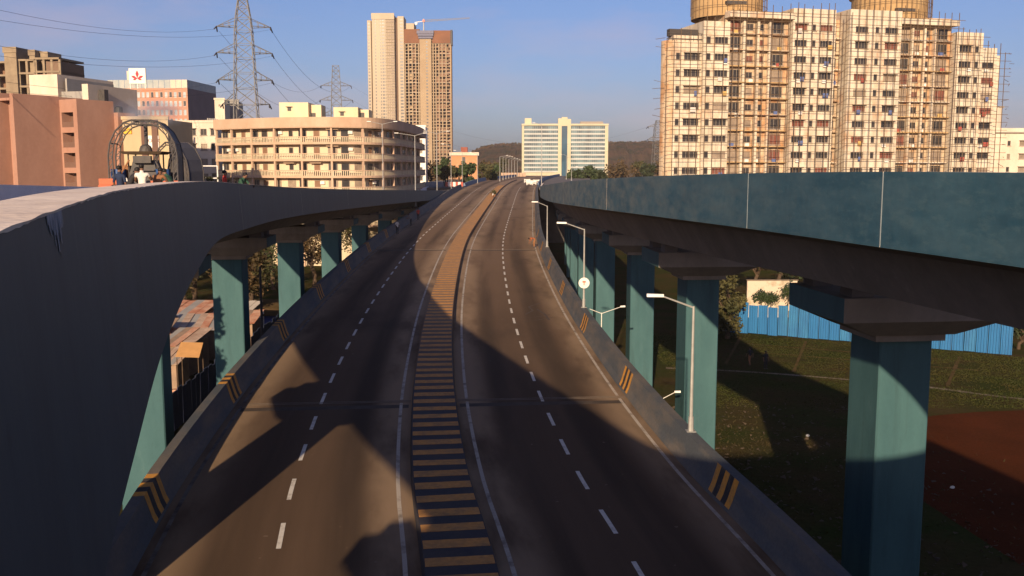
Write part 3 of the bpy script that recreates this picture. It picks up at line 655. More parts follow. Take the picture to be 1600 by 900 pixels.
# rounded left corner
mb = MB(); prev = None
for k in range(9):
    a = math.pi / 2 * k / 8; pnt = (1.6 - 1.6 * math.sin(a), 2.2 - 2.2 * math.cos(a))
    if prev: mb.face([(pnt[0], pnt[1], -2.6), (prev[0], prev[1], -2.6), (prev[0], prev[1], 39), (pnt[0], pnt[1], 39)])
    prev = pnt
mb.build('corner_wall', M_stain, bq)
for z in [39.2, 40.2]: MB().box(.2, -.3, z, 7.2, .0, z + .10).build('terrace_rail', M_dark, bq)
mb = MB()
for k in range(9): mb.box(.3 + .85 * k, -.24, 38.9, .36 + .85 * k, -.18, 40.2)
mb.build('terrace_balusters', M_dark, bq, kind='stuff')
MB().box(1.2, 1.2, 39.9, 7.0, 2.5, 41.2).build('terrace_room', mat('terrace_shade', (.06, .05, .045), .8), bq)
for uc, rad, zt in ((15.9, 6.9, 53), (52.2, 7.4, 52.5)):
    mb = MB(); n = 40; z0 = 44.2
    for k in range(n):
        a0 = 2 * math.pi * k / n; a1 = 2 * math.pi * (k + 1) / n
        P = lambda a, z, rr=rad: (uc + rr * math.cos(a), 7.6 + rr * math.sin(a), z)
        mb.face([P(a0, z0), P(a1, z0), P(a1, zt), P(a0, zt)]); mb.face([P(a0, zt), P(a1, zt), (uc, 7.6, zt)])
        mb.face([P(a0, zt - 2.6, rad + .5), P(a1, zt - 2.6, rad + .5), P(a1, zt - 2.2, rad + .5), P(a0, zt - 2.2, rad + .5)]); mb.face([P(a0, zt - 2.6), P(a1, zt - 2.6), P(a1, zt - 2.6, rad + .5), P(a0, zt - 2.6, rad + .5)])
        mb.face([P(a0, zt - 2.2, rad + .5), P(a1, zt - 2.2, rad + .5), P(a1, zt - 2.2), P(a0, zt - 2.2)])
    d = mb.build('water_tank_drum', M_ocre, bq)
    mb = MB(); mb.box(uc - 3.4, 7.6 - rad - .15, 46.1, uc + .6, 7.6 - rad + 2, 46.7); mb.build('slot', M_dark, d)
    for k in range(26):
        a = -math.pi * k / 25; r2 = rad + .75; x = uc + r2 * math.cos(a); y = 7.6 + r2 * math.sin(a)
        MB().tube((x, y, 44.5), (x, y, 53.4), .05, n=4).build('scaffold_pole', M_bamboo, d)
    for z in (46, 48, 50, 52):
        mb = MB(); pts = [(uc + (rad + .8) * math.cos(-math.pi * k / 20), 7.6 + (rad + .8) * math.sin(-math.pi * k / 20), z) for k in range(21)]
        mb.path(pts, .05, 4).build('scaffold_ring', M_bamboo, d)
# bamboo scaffolding
sc = thing('bamboo_scaffolding', 'brown bamboo scaffolding grid over the front of the long apartment block', 'scaffolding', (28.5, 182, 2.5), math.atan2(18, 71.2))
def topz(u):
    for (u0, u1, t, *_r) in BAYS:
        if u0 <= u <= u1: return t
    return 38
u = -.6; k = 0
while u < 74.6:
    zt = topz(u) + random.uniform(.3, 1.2); yy = -1.75 + random.uniform(-.1, .1); x2 = u + random.uniform(-.12, .12)
    MB().tube((u, yy, -2.5), (x2, yy, zt), .07, n=4).build('upright', M_bamboo, sc); u += 1.6 + random.uniform(-.35, .35); k += 1
for k in range(22):
    z = 12.5 + 1.52 * k
    ends = (-.9, 74.3) if z < 39 else (6.6, 69) if z < 42.2 else (12, 63)
    MB().tube((ends[0], -1.87, z + random.uniform(-.08, .08)), (ends[1], -1.87, z + random.uniform(-.08, .08)), .06, n=4).build('ledger', M_bamboo, sc)
for k in range(30):   # ties poking out at both flanks
    z = 13 + .9 * k; s = random.choice((-1, 1)); x = -.9 if s < 0 else 74.0
    MB().tube((x, -1.8, z), (x + s * random.uniform(.5, 1.6), -1.8 + random.uniform(0, 3), z + random.uniform(-.4, .7)), .05, n=4).build('brace', M_bamboo, sc)
# two flat-roofed cream blocks at the right edge
q = at(1538, 200, 232)
b2 = thing('apartment_block', 'low cream block at the right edge with a pale cylindrical roof tank', 'building', (q.x, 232, 0), R(4))
zt = q.z; cols = []
mb = MB(); wr = [(zt - 4.2 - 3.1 * k, zt - 3.0 - 3.1 * k) for k in range(6)]
cols = [(2.4, .8, wr), (6.4, .8, wr), (11.5, 5.0, wr), (18.5, 5.0, wr), (25, 3, wr)]
M_cream2 = mat('pale_cream_plaster', (.66, .56, .44), .9, scale=.3, col2=(.54, .44, .33), stretch=(1, 1, .5), fine=.08, bscale=2)
bay(mb, 0, 30, 0, zt - 1.2, 0, cols, ydeep=14); mb.build('wall', [M_cream2], b2)
for c, w, r in cols:
    for lo, hi in r: window(b2, c, 0, lo, w, hi - lo, random.choice([M_glass, M_curt]), mull=3 if w > 2 else 0, hood=w > 2)
MB().box(-.3, -.5, zt - 1.2, 30.3, 14.3, zt - .9).build('roof_slab', M_frame, b2); MB().box(-.1, -.1, zt - .9, 30.1, 14.1, zt).build('parapet', M_cream2, b2)
mb = MB(); r0 = 3.6
mb.tube((3.6, 6, zt), (3.6, 6, zt + 5.0), r0, r0, 28); mb.build('roof_tank', M_cream2, b2); 
for k in range(22):
    a = 2 * math.pi * k / 22; MB().box(3.6 + r0 * math.cos(a) - .25, 6 + r0 * math.sin(a) - .25, zt + 5.0, 3.6 + r0 * math.cos(a) + .25, 6 + r0 * math.sin(a) + .25, zt + 5.35).build('crenel', M_frame, b2)

# the curved building with continuous balconies
M_peach = mat('peach_plaster', (.52, .36, .25), .9, scale=.3, col2=(.43, .29, .19), stretch=(1, 1, .4), fine=.1, bscale=2)
M_ivory = mat('ivory_plaster', (.62, .52, .36), .9, scale=.3, col2=(.52, .42, .28), stretch=(1, 1, .4), fine=.1, bscale=2)
M_door = mat('brown_door', (.22, .12, .07), .7)
cp = [at(338, 262, 186), at(400, 262, 179.5), at(460, 262, 176), at(520, 262, 175), at(580, 262, 178), at(617, 262, 187), at(640, 262, 203), at(657, 262, 222), at(664, 262, 240)]
cpts = spline([Vector((p.x, p.y, 0)) for p in cp], 1.0); cst = stations(cpts)
cb = thing('curved_building', 'curved peach and ivory building with rows of long balconies', 'building', (cpts[len(cpts) // 2].x, cpts[len(cpts) // 2].y, 0))
SL = cst[-1][2]
def cpt(s, off=0., z=0.):
    for (p, r, a), (p2, r2, b) in zip(cst, cst[1:]):
        if a <= s <= b: t = (s - a) / (b - a); rr = r.lerp(r2, t).normalized(); return p.lerp(p2, t) - rr * -off + Vector((0, 0, z)), rr
    p, r, a = cst[-1]; return p + r * off + Vector((0, 0, z)), r
# +right normal of this path points to the camera side; the wall stands 1.5 m behind the balcony front
RT = 27.05
WB = 1.5
flo = [22.5 - 3.03 * k for k in range(6)]          # balcony floor levels
sweep(MB(), cst, [(-WB, -.1), (-WB, RT - .6), (-14, RT - .6), (-14, -.1)], 0).build('wall', [M_ivory], cb, world=True)
sweep(MB(), cst, [(.35, RT - 1.75), (.35, RT), (-.1, RT), (-.1, RT - 1.75)], 0).build('roof_parapet', [M_peach], cb, world=True)
sweep(MB(), cst, [(.3, RT - 1.9), (.3, RT - 1.76), (-WB, RT - 1.76), (-WB, RT - 1.9)], 0).build('roof_slab', [M_peach], cb, world=True)
for zf in flo:
    sl_ = sweep(MB(), cst, [(.1, zf - .3), (.1, zf + .12), (-WB + .01, zf + .12), (-WB + .01, zf - .3)], 0).build('balcony_slab', [M_peach], cb, world=True)
    sweep(MB(), cst, [(.1, zf + .98), (.1, zf + 1.12), (-.1, zf + 1.12), (-.1, zf + .98)], 0).build('hand_rail', [M_peach], cb, world=True)
    mb = MB(); s = .1
    while s < SL:
        pnt, rr = cpt(s, 0, zf + .12); tv = Vector((-rr.y, rr.x, 0)); w = .07
        mb.hexa([pnt + tv * w + rr * .05, pnt - tv * w + rr * .05, pnt - tv * w - rr * .05, pnt + tv * w - rr * .05] + [v + Vector((0, 0, .86)) for v in (pnt + tv * w + rr * .05, pnt - tv * w + rr * .05, pnt - tv * w - rr * .05, pnt + tv * w - rr * .05)])
        s += .36
    mb.build('balusters', M_ivory, cb, world=True, kind='stuff')
inv = cb.matrix_basis.inverted()
def curved_piece(me, name, s, off, z):
    pnt, rr = cpt(s, off, z); o = link(name, me, cb); o.location = inv @ pnt; o.rotation_euler = (0, 0, math.atan2(rr.y, rr.x) + math.pi / 2); return o
colm = MB().box(-.17, -.17, 0, .17, .17, RT - 1.9).mesh('column', [M_peach])
for s in [.3, 4.8, 10.4, 15.9, 21.6, 27.2, 33.0, 38.5, 44, 50, 57, 64, 71, 78]:
    if s < SL: curved_piece(colm, 'column', s, -.12, 0)
def wmesh(w, h, gl, mull):
    mb = MB(); mb.box(-w / 2, -.03, 0, w / 2, .04, h, 1); t = .07
    mb.box(-w / 2 - t, -.06, -t, -w / 2, .03, h + t); mb.box(w / 2, -.06, -t, w / 2 + t, .03, h + t); mb.box(-w / 2, -.06, h, w / 2, .03, h + t); mb.box(-w / 2, -.10, -t, w / 2, .03, 0)
    for k in range(mull): x = -w / 2 + w * (k + 1) / (mull + 1); mb.box(x - .025, -.06, 0, x + .025, -.031, h)
    return mb.mesh('window', [M_frame, gl])
wm = [wmesh(1.5, 1.35, M_glass, 1), wmesh(.75, .95, M_glass, 0), wmesh(1.5, 1.35, M_curt, 1)]; dm = [wmesh(1.0, 2.1, M_door, 0), wmesh(1.3, 2.15, M_glass, 0)]
pat = [0, 1, 'd', 0, 'd', 1, 1, 0, 'd', 0, 'g', 2, 'd', 0, 1, 0, 'd', 0, 1]
hoodm = MB().box(-1.1, -1.0, 0, 1.1, -.02, .12).mesh('hood', [M_peach])
acm = MB().box(-.4, -.35, 0, .4, .0, .55).mesh('air_conditioner', [M_white2])
for i, zf in enumerate(flo[:5] + [flo[0] + 3.03 - 3.03]):
    if i == 5: break
    s = 1.2; k = 0
    while s < SL - 1:
        c = pat[k % len(pat)]
        if c == 'd' or c == 'g': curved_piece(dm[0 if (c == 'd' and random.random() < .7) else 1], 'door', s, -WB + .05, zf + .13)
        else: curved_piece(wm[c if random.random() < .8 else 2], 'window', s, -WB + .05, zf + (.95 if c != 1 else 1.2))
        if random.random() < .12: curved_piece(hoodm, 'hood', s, -WB + .05, zf + 2.35)
        if random.random() < .07: curved_piece(acm, 'air_conditioner', s + 1.1, -WB + .05, zf + 1.6)
        s += 2.5 + .8 * ((k * 7) % 3) / 2; k += 1
M_roomv = mat('roof_room_plaster', (.66, .55, .36), .9, scale=.5, col2=(.58, .46, .28), stretch=(1, 1, .4))
for (a, b, yt, Y) in ((436, 499, 160, 184), (521, 574, 167.5, 183)):
    A = at(a, yt, Y); B = at(b, yt, Y); ob = MB(); wz = A.z
    ob.box(A.x, Y, RT - .6, A.x + (B.x - A.x) * .72, Y + 6, wz); ob.box(A.x + (B.x - A.x) * .72, Y + 1.6, RT - .6, B.x, Y + 6, wz - .35)
    r_ = ob.build('roof_room', M_roomv, cb, world=True)
    w_ = MB(); x = A.x + (B.x - A.x) * .25; w_.box(x - .35, Y - .03, wz - 1.6, x + .35, Y + .02, wz - .9); w_.box(x - .6, Y - .4, wz - .85, x + .6, Y - .002, wz - .78); w_.build('window', M_dark, r_, world=False) if False else None
    w_.v = [tuple(cb.matrix_basis.inverted() @ Vector(p)) for p in w_.v]; w_.build('window', M_dark, r_)
    w_ = MB(); x = A.x + (B.x - A.x) * .8; w_.box(x - .45, Y + 1.55, RT - .6, x + .45, Y + 1.62, RT + 1.3); w_.v = [tuple(cb.matrix_basis.inverted() @ Vector(p)) for p in w_.v]; w_.build('door', M_dark, r_)
M_tank = mat('black_plastic_tank', (.03, .03, .03), .5)
MB().tube(at(348, 186, 190), at(348, 178, 190), .01, .01).build('vent', M_dark, cb, world=True)

# ------------------------------------------------------------------ pink apartment wings at the left edge
M_pink = mat('pink_plaster', (.37, .205, .145), .92, scale=.35, col2=(.31, .165, .115), stretch=(1, 1, .35), fine=.1, bscale=2)
pk = thing('apartment_block', 'pinkish-brown apartment block at the left edge with broad blank side walls', 'building', (-71.6, 140, 2.5), math.atan2(-.5, .87))
zt = 26.1; rw = [(zt - 3.2 - 3.0 * k, zt - 2.2 - 3.0 * k) for k in range(5)]
def blk(x0, y0, x1, y1, z1, nm='wing', m=M_pink): return MB().box(x0, y0, -2.6, x1, y1, z1).build(nm, m, pk)
blk(-13, -2.2, -3.6, 14, zt + .2); blk(-.8, 0, 0, 7.35, zt)
mb = MB(); bay(mb, -3.6, -.8, -2.6, zt - .6, 1.6, [(-2.9, .7, rw), (-1.5, .7, rw)], ydeep=7.35); mb.build('wall', M_pink, pk)
for x in (-2.9, -1.5):
    for lo, hi in rw: window(pk, x, 1.6, lo, .7, hi - lo, sill=False, mull=0)
MB().box(-3.58, .1, zt - .95, -.82, 1.59, zt - .58).build('lintel', M_pink, pk)
mb = MB(); ob = [(zt - 4.6 - 3.0 * k, zt - 2.4 - 3.0 * k) for k in range(5)]
bay(mb, 0, 4.0, -2.6, zt - .5, 7.35, [(1.75, 2.7, ob)], depth=1.6, ydeep=13.75); mb.build('wall', M_pink, pk)
M_void = mat('recess_shade_brown', (.16, .09, .065), .9)  # darkened pink: shade inside the balconies put into the colour; pilasters share it
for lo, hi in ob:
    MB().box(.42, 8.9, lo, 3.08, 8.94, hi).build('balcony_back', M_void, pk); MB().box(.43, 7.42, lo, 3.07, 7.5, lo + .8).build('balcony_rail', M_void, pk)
blk(2.2, 13.76, 4.9, 17, zt - 2.2)
MB().tube((4.1, 14.6, zt - 2.2), (4.1, 14.6, zt - 1.4), .6, .6, 14).ell((4.1, 14.6, zt - 1.4), .6, .6, .22).build('water_tank', M_tank, pk)
# cream block behind it
a = at(45, 117, 158)
cb2 = thing('apartment_block', 'plain cream block with a long grey side wall rising behind the pink block', 'building', (a.x, 158, 0), R(-14))
wd = 5.3; MB().box(0, 0, 0, wd, 14, a.z).build('wall', M_cream2, cb2)
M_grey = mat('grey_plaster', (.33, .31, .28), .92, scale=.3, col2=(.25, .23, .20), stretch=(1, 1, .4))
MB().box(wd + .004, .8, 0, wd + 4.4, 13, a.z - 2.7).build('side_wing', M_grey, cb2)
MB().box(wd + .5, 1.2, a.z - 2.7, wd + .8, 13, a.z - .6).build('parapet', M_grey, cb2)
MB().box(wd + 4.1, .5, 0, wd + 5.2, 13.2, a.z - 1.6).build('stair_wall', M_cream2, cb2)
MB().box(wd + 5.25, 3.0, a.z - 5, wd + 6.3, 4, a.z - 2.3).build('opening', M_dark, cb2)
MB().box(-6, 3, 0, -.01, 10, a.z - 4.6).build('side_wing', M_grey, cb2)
MB().box(-5.9, 2.95, a.z - 6.4, -.4, 3.0, a.z - 5.3).build('window_strip', M_dark, cb2)
# unfinished concrete frame building
q = at(0, 130, 235)
M_raw = mat('raw_concrete', (.30, .23, .15), .95, scale=.3, col2=(.20, .15, .10), fine=.15, bscale=2)
uf = thing('unfinished_building', 'bare brown concrete frame building with two stair towers, upper left', 'building', (at(-30, 130, 235).x, 235, 0), R(-6))
def px2u(px): return at(px, 130, 235).x - at(-30, 130, 235).x
def pz(py): return at(50, py, 235).z
for (a, b, yt, d0, d1) in ((14, 34, 74.5, -.6, 7), (49, 58, 78, 1, 8), (60, 71, 79.5, 3, 9)):
    MB().box(px2u(a), d0, 0, px2u(b), d1, pz(yt)).build('stair_tower', M_raw, uf)
    MB().box(px2u(a) - .2, d0 - .2, pz(yt + 9), px2u(b) + .2, d0 - .01, pz(yt)).build('tower_cap', M_raw, uf)
for (a, b, top) in ((-30, 14, 96), (34, 60, 93), (62, 101, 91)):
    for k in range(7):
        z = pz(top) - 3.1 * k
        MB().box(px2u(a), 0, z - .45, px2u(b), 11, z).build('floor_slab', M_raw, uf)
    n = max(2, int((b - a) / 12))
    for i in range(n + 1):
        x = px2u(a + (b - a) * i / n); MB().box(x - .28, .15, 0, x + .28, .7, pz(top) - .46).build('column', M_raw, uf)
    MB().box(px2u(a) + .3, 4.5, 0, px2u(b) - .3, 4.8, pz(top) - .5).build('infill_wall', M_door, uf)
MB().box(px2u(79), .2, pz(119), px2u(101), 10.9, pz(97)).build('brick_infill', mat('brown_brick', (.20, .13, .085), .95, scale=3), uf)
# hospital-like block with leaf sign
Yh = 330; a = at(168, 138, Yh); b = at(295, 138, Yh); wd = b.x - a.x; top = a.z
hb = thing('hospital_building', 'orange and pink office building with many small windows and a leaf sign on its roof', 'building', (a.x, Yh, 0), R(-3))
M_or = mat('orange_cladding', (.50, .22, .13), .8, scale=.25, col2=(.40, .25, .18), stretch=(1, 1, .2), lo=.4, hi=.6)
M_sidew = mat('shaded_side_mauve', (.22, .16, .16), .9, scale=.2)  # mauve tint puts the shade of the building's side into its colour
M_pane = mat('pale_pane', (.45, .47, .46), .3, scale=.8, col2=(.26, .32, .36))
rr_ = [(top - 3.1 - 2.95 * k, top - 1.3 - 2.95 * k) for k in range(8)]
cl = [(1.1 + (wd - 2.2) * i / 16, .95, rr_) for i in range(17)]
mb = MB(); bay(mb, 0, wd, 0, top, 0, cl, depth=.25); mb.build('wall', M_or, hb)
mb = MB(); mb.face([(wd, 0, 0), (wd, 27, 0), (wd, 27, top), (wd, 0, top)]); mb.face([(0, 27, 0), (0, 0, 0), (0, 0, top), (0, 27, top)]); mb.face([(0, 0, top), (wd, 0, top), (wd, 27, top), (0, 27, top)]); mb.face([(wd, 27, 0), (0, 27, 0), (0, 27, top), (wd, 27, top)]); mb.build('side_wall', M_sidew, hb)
for c, w, r in cl:
    for lo, hi in r: window(hb, c, 0, lo, w, hi - lo, random.choice([M_pane, M_pane, M_glass]), mull=0, sill=False, frame=M_white2)
M_gl2 = mat('roof_screen_glass', (.38, .38, .34), .4, scale=.5, col2=(.26, .30, .30))
tz = at(200, 125, Yh).z
for i in range(14):
    x0 = wd * i / 14; MB().box(x0 + .06, .1, top, x0 + wd / 14 - .06, .2, tz).build('roof_screen', M_gl2 if i < 11 else M_cream2, hb)
for i in range(9): MB().box(wd - .2, .4 + 3 * i, top, wd - .1, .3 + 3 * (i + 1), tz).build('roof_screen', M_gl2, hb)
a2 = at(203, 131, Yh); b2_ = at(228.5, 107, Yh)
sgn = thing('roof_sign', 'white square roof sign with a dark red leaf emblem', 'sign', (a2.x, Yh - .6, 0), R(-3))
sw = b2_.x - a2.x
MB().box(0, 0, a2.z, sw, .5, b2_.z).build('board', M_white2, sgn)
for x in (.3, sw / 2, sw - .3): MB().box(x - .12, .1, top - .2, x + .12, .3, a2.z).build('post', M_white2, sgn)
# leaf emblem: five pointed lobes
def lobe(mb, cx, cz, ang, L, wdt):
    d = (math.sin(ang), math.cos(ang)); n = (d[1], -d[0])
    P = [(0, 0), (.30, .55), (.55, 1.0), (.8, .6), (1, 0)]; L_ = [(cx + d[0] * L * t + n[0] * wdt * o, cz + d[1] * L * t + n[1] * wdt * o) for t, o in P]; R_ = [(cx + d[0] * L * t - n[0] * wdt * o, cz + d[1] * L * t - n[1] * wdt * o) for t, o in P[1:-1]]
    out = L_ + R_[::-1]; mb.face([(x, -.02, z) for x, z in out])
mb = MB(); cx = sw / 2; cz = a2.z + (b2_.z - a2.z) * .34; L = (b2_.z - a2.z) * .52
for an, l_, w_ in ((0, 1.0, .55), (68, .85, .42), (-68, .85, .42), (108, .6, .34), (-108, .6, .34)): lobe(mb, cx, cz, R(an), L * l_, L * .33 * w_ * 1.2)
for k, f in enumerate(mb.f): 
    for i in f: v = mb.v[i]; mb.v[i] = (v[0], -.02 - .004 * k, v[2])
mb.build('leaf_emblem', mat('dark_red_paint', (.42, .04, .05), .6), sgn)
MB().box(sw + .2, 2, top, sw + 2.8, 5, at(240, 110, Yh).z).build('lift_room', M_cream2, hb)
# cream blocks between hospital and curved building
def block(label, x0, x1, yt, Y, rz, m, wins=(), depth=10, name='apartment_block', parapet=True, cat='building'):
    a = at(x0, yt, Y); b = at(x1, yt, Y); w = b.x - a.x; t = thing(name, label, cat, (a.x, Y, 0), rz); mb = MB(); cols = []
    for c, ww, lst in wins: cols.append((c * w, ww, [(a.z - d - h, a.z - d) for d, h in lst]))
    bay(mb, 0, w, 0, a.z, 0, cols, ydeep=depth); mb.build('wall', m, t)
    for c, ww, lst in cols:
        for lo, hi in lst: window(t, c, 0, lo, ww, hi - lo, random.choice([M_glass, M_curt]), mull=1 if ww > 1 else 0, hood=random.random() < .5)
    if parapet: MB().box(-.15, -.15, a.z, w + .15, .15, a.z + .5).build('parapet', m, t)
    return t, w, a.z
fl = [(1.2 + 3 * k, 1.3) for k in range(6)]
t_, w_, z_ = block('cream block with small windows just right of the hooped work truck', 262, 341, 192, 197, R(-4), M_cream2, [(.12, .9, fl), (.3, .6, fl), (.5, 1.3, fl), (.72, 1.3, fl), (.9, .8, fl)], 2.5)
for k in range(6): MB().box(w_ * .7 + .45 * k - .2, 2, z_, w_ * .7 + .45 * k + .1, 2.3, z_ + random.uniform(.6, 1.1)).build('roof_vent', M_grey, t_)
for k in range(5): MB().box(-.4, -1.3, z_ - 3.2 - 3 * k, w_ * .45, -.01, z_ - 3.0 - 3 * k).build('canopy', M_grey, t_)
t_, w_, z_ = block('beige building behind the hooped truck with a yellow sign and a white board', 191, 263, 187, 146, R(-2), mat('beige_plaster', (.50, .39, .23), .9, scale=.3, col2=(.42, .31, .18), stretch=(1, 1, .3)), [])
x0 = at(191, 187, 146).x
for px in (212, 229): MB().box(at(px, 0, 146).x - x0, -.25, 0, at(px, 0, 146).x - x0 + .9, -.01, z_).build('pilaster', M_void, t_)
a = at(193, 209, 146); b = at(206, 200, 146); ys = MB().box(a.x - x0, -.2, a.z, b.x - x0, -.02, b.z).build('shop_sign', mat('sign_yellow', (.80, .42, .03), .6), t_)
a = at(232, 231, 146); b = at(249, 212, 146); MB().box(a.x - x0, -.2, a.z, b.x - x0, -.02, b.z).build('signboard', M_white2, t_)
fc = bpy.data.curves.new('board_lettering', 'FONT'); fc.body = 'OCX'; fc.size = .78; fc.materials.append(mat('lettering_brown', (.24, .08, .05), .7))
tmp = bpy.data.objects.new('board_lettering', fc); C.objects.link(tmp); bpy.context.view_layer.update()
fo = bpy.data.objects.new('board_lettering', bpy.data.meshes.new_from_object(tmp.evaluated_get(bpy.context.evaluated_depsgraph_get()))); bpy.data.objects.remove(tmp); C.objects.link(fo); fo.parent = t_; fo.location = (a.x - x0 + .12, -.215, b.z - 1.0); fo.rotation_euler = (R(90), 0, 0)
block('tall narrow cream stair block seen above the curved building at its left end', 335, 350.5, 156, 262, 0, M_cream2, [(.5, .5, [(1.2, .35)])], 5)
t_, w_, z_ = block('grey-blue flat-topped block behind the left end of the curved building', 351, 372, 158, 270, R(10), M_grey, [], 12)
fl3 = [(1.0 + 3.0 * k, 1.5) for k in range(6)]
# small orange building beyond the left ramp
t_, w_, z_ = block('small orange two-tone building with a cream roof band and a red roof tank', 704.5, 746, 243, 335, 0, mat('orange_plaster', (.50, .235, .115), .9, scale=.3, col2=(.50, .33, .20), lo=.55, hi=.7), [(.49, 1.1, [(.5, 3.0)])], 8)
MB().box(-.5, -.5, z_ + .005, w_ + .5, 8.5, z_ + 1.1).build('roof_band', M_cream2, t_); MB().box(w_ * .37, 1, z_ + 1.1, w_ * .62, 4, z_ + 2.9).build('roof_tank', mat('red_tank', (.28, .09, .06), .8), t_)

# ------------------------------------------------------------------ twin towers far off
Yt = 1000
def tx(px): return at(px, 262, Yt).x
def tz_(py): return at(640, py, Yt).z
M_tw = mat('tower_cream', (.47, .39, .28), .85, scale=.05, col2=(.40, .32, .22), stretch=(1, 1, .2))
M_tw2 = mat('tower_tan', (.38, .28, .17), .85, scale=.06, col2=(.31, .22, .13))
M_tbr = mat('tower_brown_recess', (.14, .085, .05), .8)
tw = thing('residential_tower', 'tall finished cream residential tower, left of the twin towers', 'tower', (tx(577), Yt, 0))
X0 = tx(577); u = lambda px: tx(px) - X0
def towbay(par, a, b, yt, y, m, cols, pitch=3.25, h=1.7, deep=24, gl=M_glass):
    mb = MB(); top = tz_(yt); n = int(top / pitch) - 1; rows = [(top - 4 - pitch * k, top - 4 - pitch * k + h) for k in range(n)]
    cs = [(u(a) + (u(b) - u(a)) * c, w, rows) for c, w in cols]
    bay(mb, u(a), u(b), 0, top, y, cs, ydeep=y + deep); o = mb.build('wall', m, par)
    mb = MB()
    for c, w, r in cs:
        for lo, hi in r: mb.face([(c - w / 2, y + .18, lo), (c + w / 2, y + .18, lo), (c + w / 2, y + .18, hi), (c - w / 2, y + .18, hi)])
    if cs: mb.build('window_panes', gl, o, kind='stuff')
    return o
towbay(tw, 577, 582.5, 31, 3, M_tw, [(.45, 1.8)]); towbay(tw, 582.5, 585, 31, 6, M_tw2, [])
towbay(tw, 585, 606, 21, 0, M_tw, [(.24, 1.2), (.62, 1.0), (.80, 2.0), (.95, .5)])
# angled bay right of the edge
o = towbay(tw, 606, 619, 23, .6, M_tw, [(.18, 1.6), (.42, 1.6), (.68, 2.0), (.9, 1.6)], gl=M_curt)
towbay(tw, 619, 624, 26, 6, M_tbr, []); towbay(tw, 624, 633.5, 25, 1.5, M_tw, [(.6, 3.0)]); towbay(tw, 633.5, 648, 34, 10, M_tw, [])
for k in range(48): MB().box(u(606.3), -.5, tz_(23) - 4.6 - 3.25 * k, u(618.8), .59, tz_(23) - 4.2 - 3.25 * k).build('balcony_ledge', M_tw, tw)
MB().box(u(585) - .5, -.6, tz_(30), u(619) + .2, -.01, tz_(20.5)).build('crown', M_tw, tw)
tw2 = thing('tower_under_construction', 'brown tower under construction with exposed floor slabs, right of the twin towers', 'tower', (X0, Yt + 3, 0))
MB().box(u(634), 7, 0, u(705), 9, tz_(52)).build('back_wall', M_tbr, tw2)
topz2 = tz_(52)
for k in range(50):
    z = topz2 - 3.25 * k
    if z < 4: break
    for a, b, y in ((634.5, 657, 0), (676, 705.5, .6)):
        MB().box(u(a), y, z - .55, u(b), 7, z).build('floor_slab', M_tw2 if k % 3 else M_tw, tw2)
for px in (634.6, 640, 645.5, 651, 655.5, 678, 682, 687, 692, 698, 704.8):
    MB().box(u(px) - .55, .25, 0, u(px) + .55, 1.6, topz2).build('column', M_tw2, tw2)
for px, pw in ((643, 3.0), (648.5, 2.0), (685, 2.4), (695, 4.5), (701, 3)):
    mb = MB()
    for k in range(50):
        z = topz2 - 3.25 * k
        if z > 6 and random.random() < .7: mb.box(u(px) - pw, 1.7, z - 3.2, u(px) + pw, 2.0, z - 3.2 + random.choice((1.2, 1.2, 2.6)))
    mb.build('infill_walls', random.choice([M_tw2, M_door]), tw2, kind='stuff')
towbay(tw2, 657.5, 675.5, 60, -1.5, M_tw2, [(.62, 1.9)], h=1.6, deep=12)
M_net = mat('rust_netting', (.23, .10, .05), .95, scale=.1, col2=(.16, .075, .04))
MB().box(u(633.8), -.8, tz_(67), u(657.4), 8, tz_(45)).build('safety_net', M_net, tw2); MB().box(u(677), -.6, tz_(67), u(705), 8, tz_(47)).build('safety_net', M_net, tw2)
MB().box(u(705.2), -.9, tz_(70), u(708), 9, tz_(46)).build('safety_screen', M_dark, tw2); MB().box(u(705.3), .4, 0, u(707), 8, tz_(70)).build('side_wall', M_tbr, tw2)
M_plat = mat('violet_grey_platform', (.16, .16, .22), .7)
for (a, b, y0, y1) in ((653.5, 679.5, 52.5, 47.5), (655, 679, 56, 53), (656, 678, 60, 57)): MB().box(u(a), -3, tz_(y0), u(b), 6, tz_(y1)).build('climbing_platform', M_plat, tw2)
M_lat0 = mat('crane_paint', (.22, .19, .14), .7)
cr_ = thing('tower_crane', 'slender tower crane on top of the unfinished tower', 'crane', (tx(664), Yt + 4, 0)); zc = tz_(33)
MB().tube((0, 0, tz_(48)), (0, 0, zc + 3), .7, .5, 6).build('mast', M_steel, cr_)
jib = MB(); L = tx(735) - tx(664)
for z0, z1 in ((zc, zc + 3.2), (zc + 1.6, zc + 4.0)): jib.tube((0, 0, z0), (L, 0, z1), .3, .2, 4)
for k in range(14): jib.tube((L * k / 14, 0, zc + 3.2 * k / 14), (L * (k + .5) / 14, 0, zc + 1.6 + 2.4 * k / 14), .12, n=4); jib.tube((L * (k + .5) / 14, 0, zc + 1.6 + 2.4 * k / 14), (L * (k + 1) / 14, 0, zc + 3.2 * (k + 1) / 14), .12, n=4)
jib.build('jib', M_lat0, cr_); MB().tube((0, 0, zc + .5), (-8, 0, zc - .5), .35, .35, 4).box(-9, -1, zc - 3, -6.5, 1, zc - .4).build('counter_jib', M_steel, cr_); MB().box(-1.2, -1.2, zc - .4, 1.2, 1.2, zc + 2).build('cab', mat('red_cab', (.55, .22, .18), .6), cr_)
pq = at(664, 203, 1000)
t_, w_, z_ = block('white low block at the foot of the towers, right of the curved building', 650, 664.5, 198, 320, 0, M_white2, [(.5, 1.0, fl)], 8)

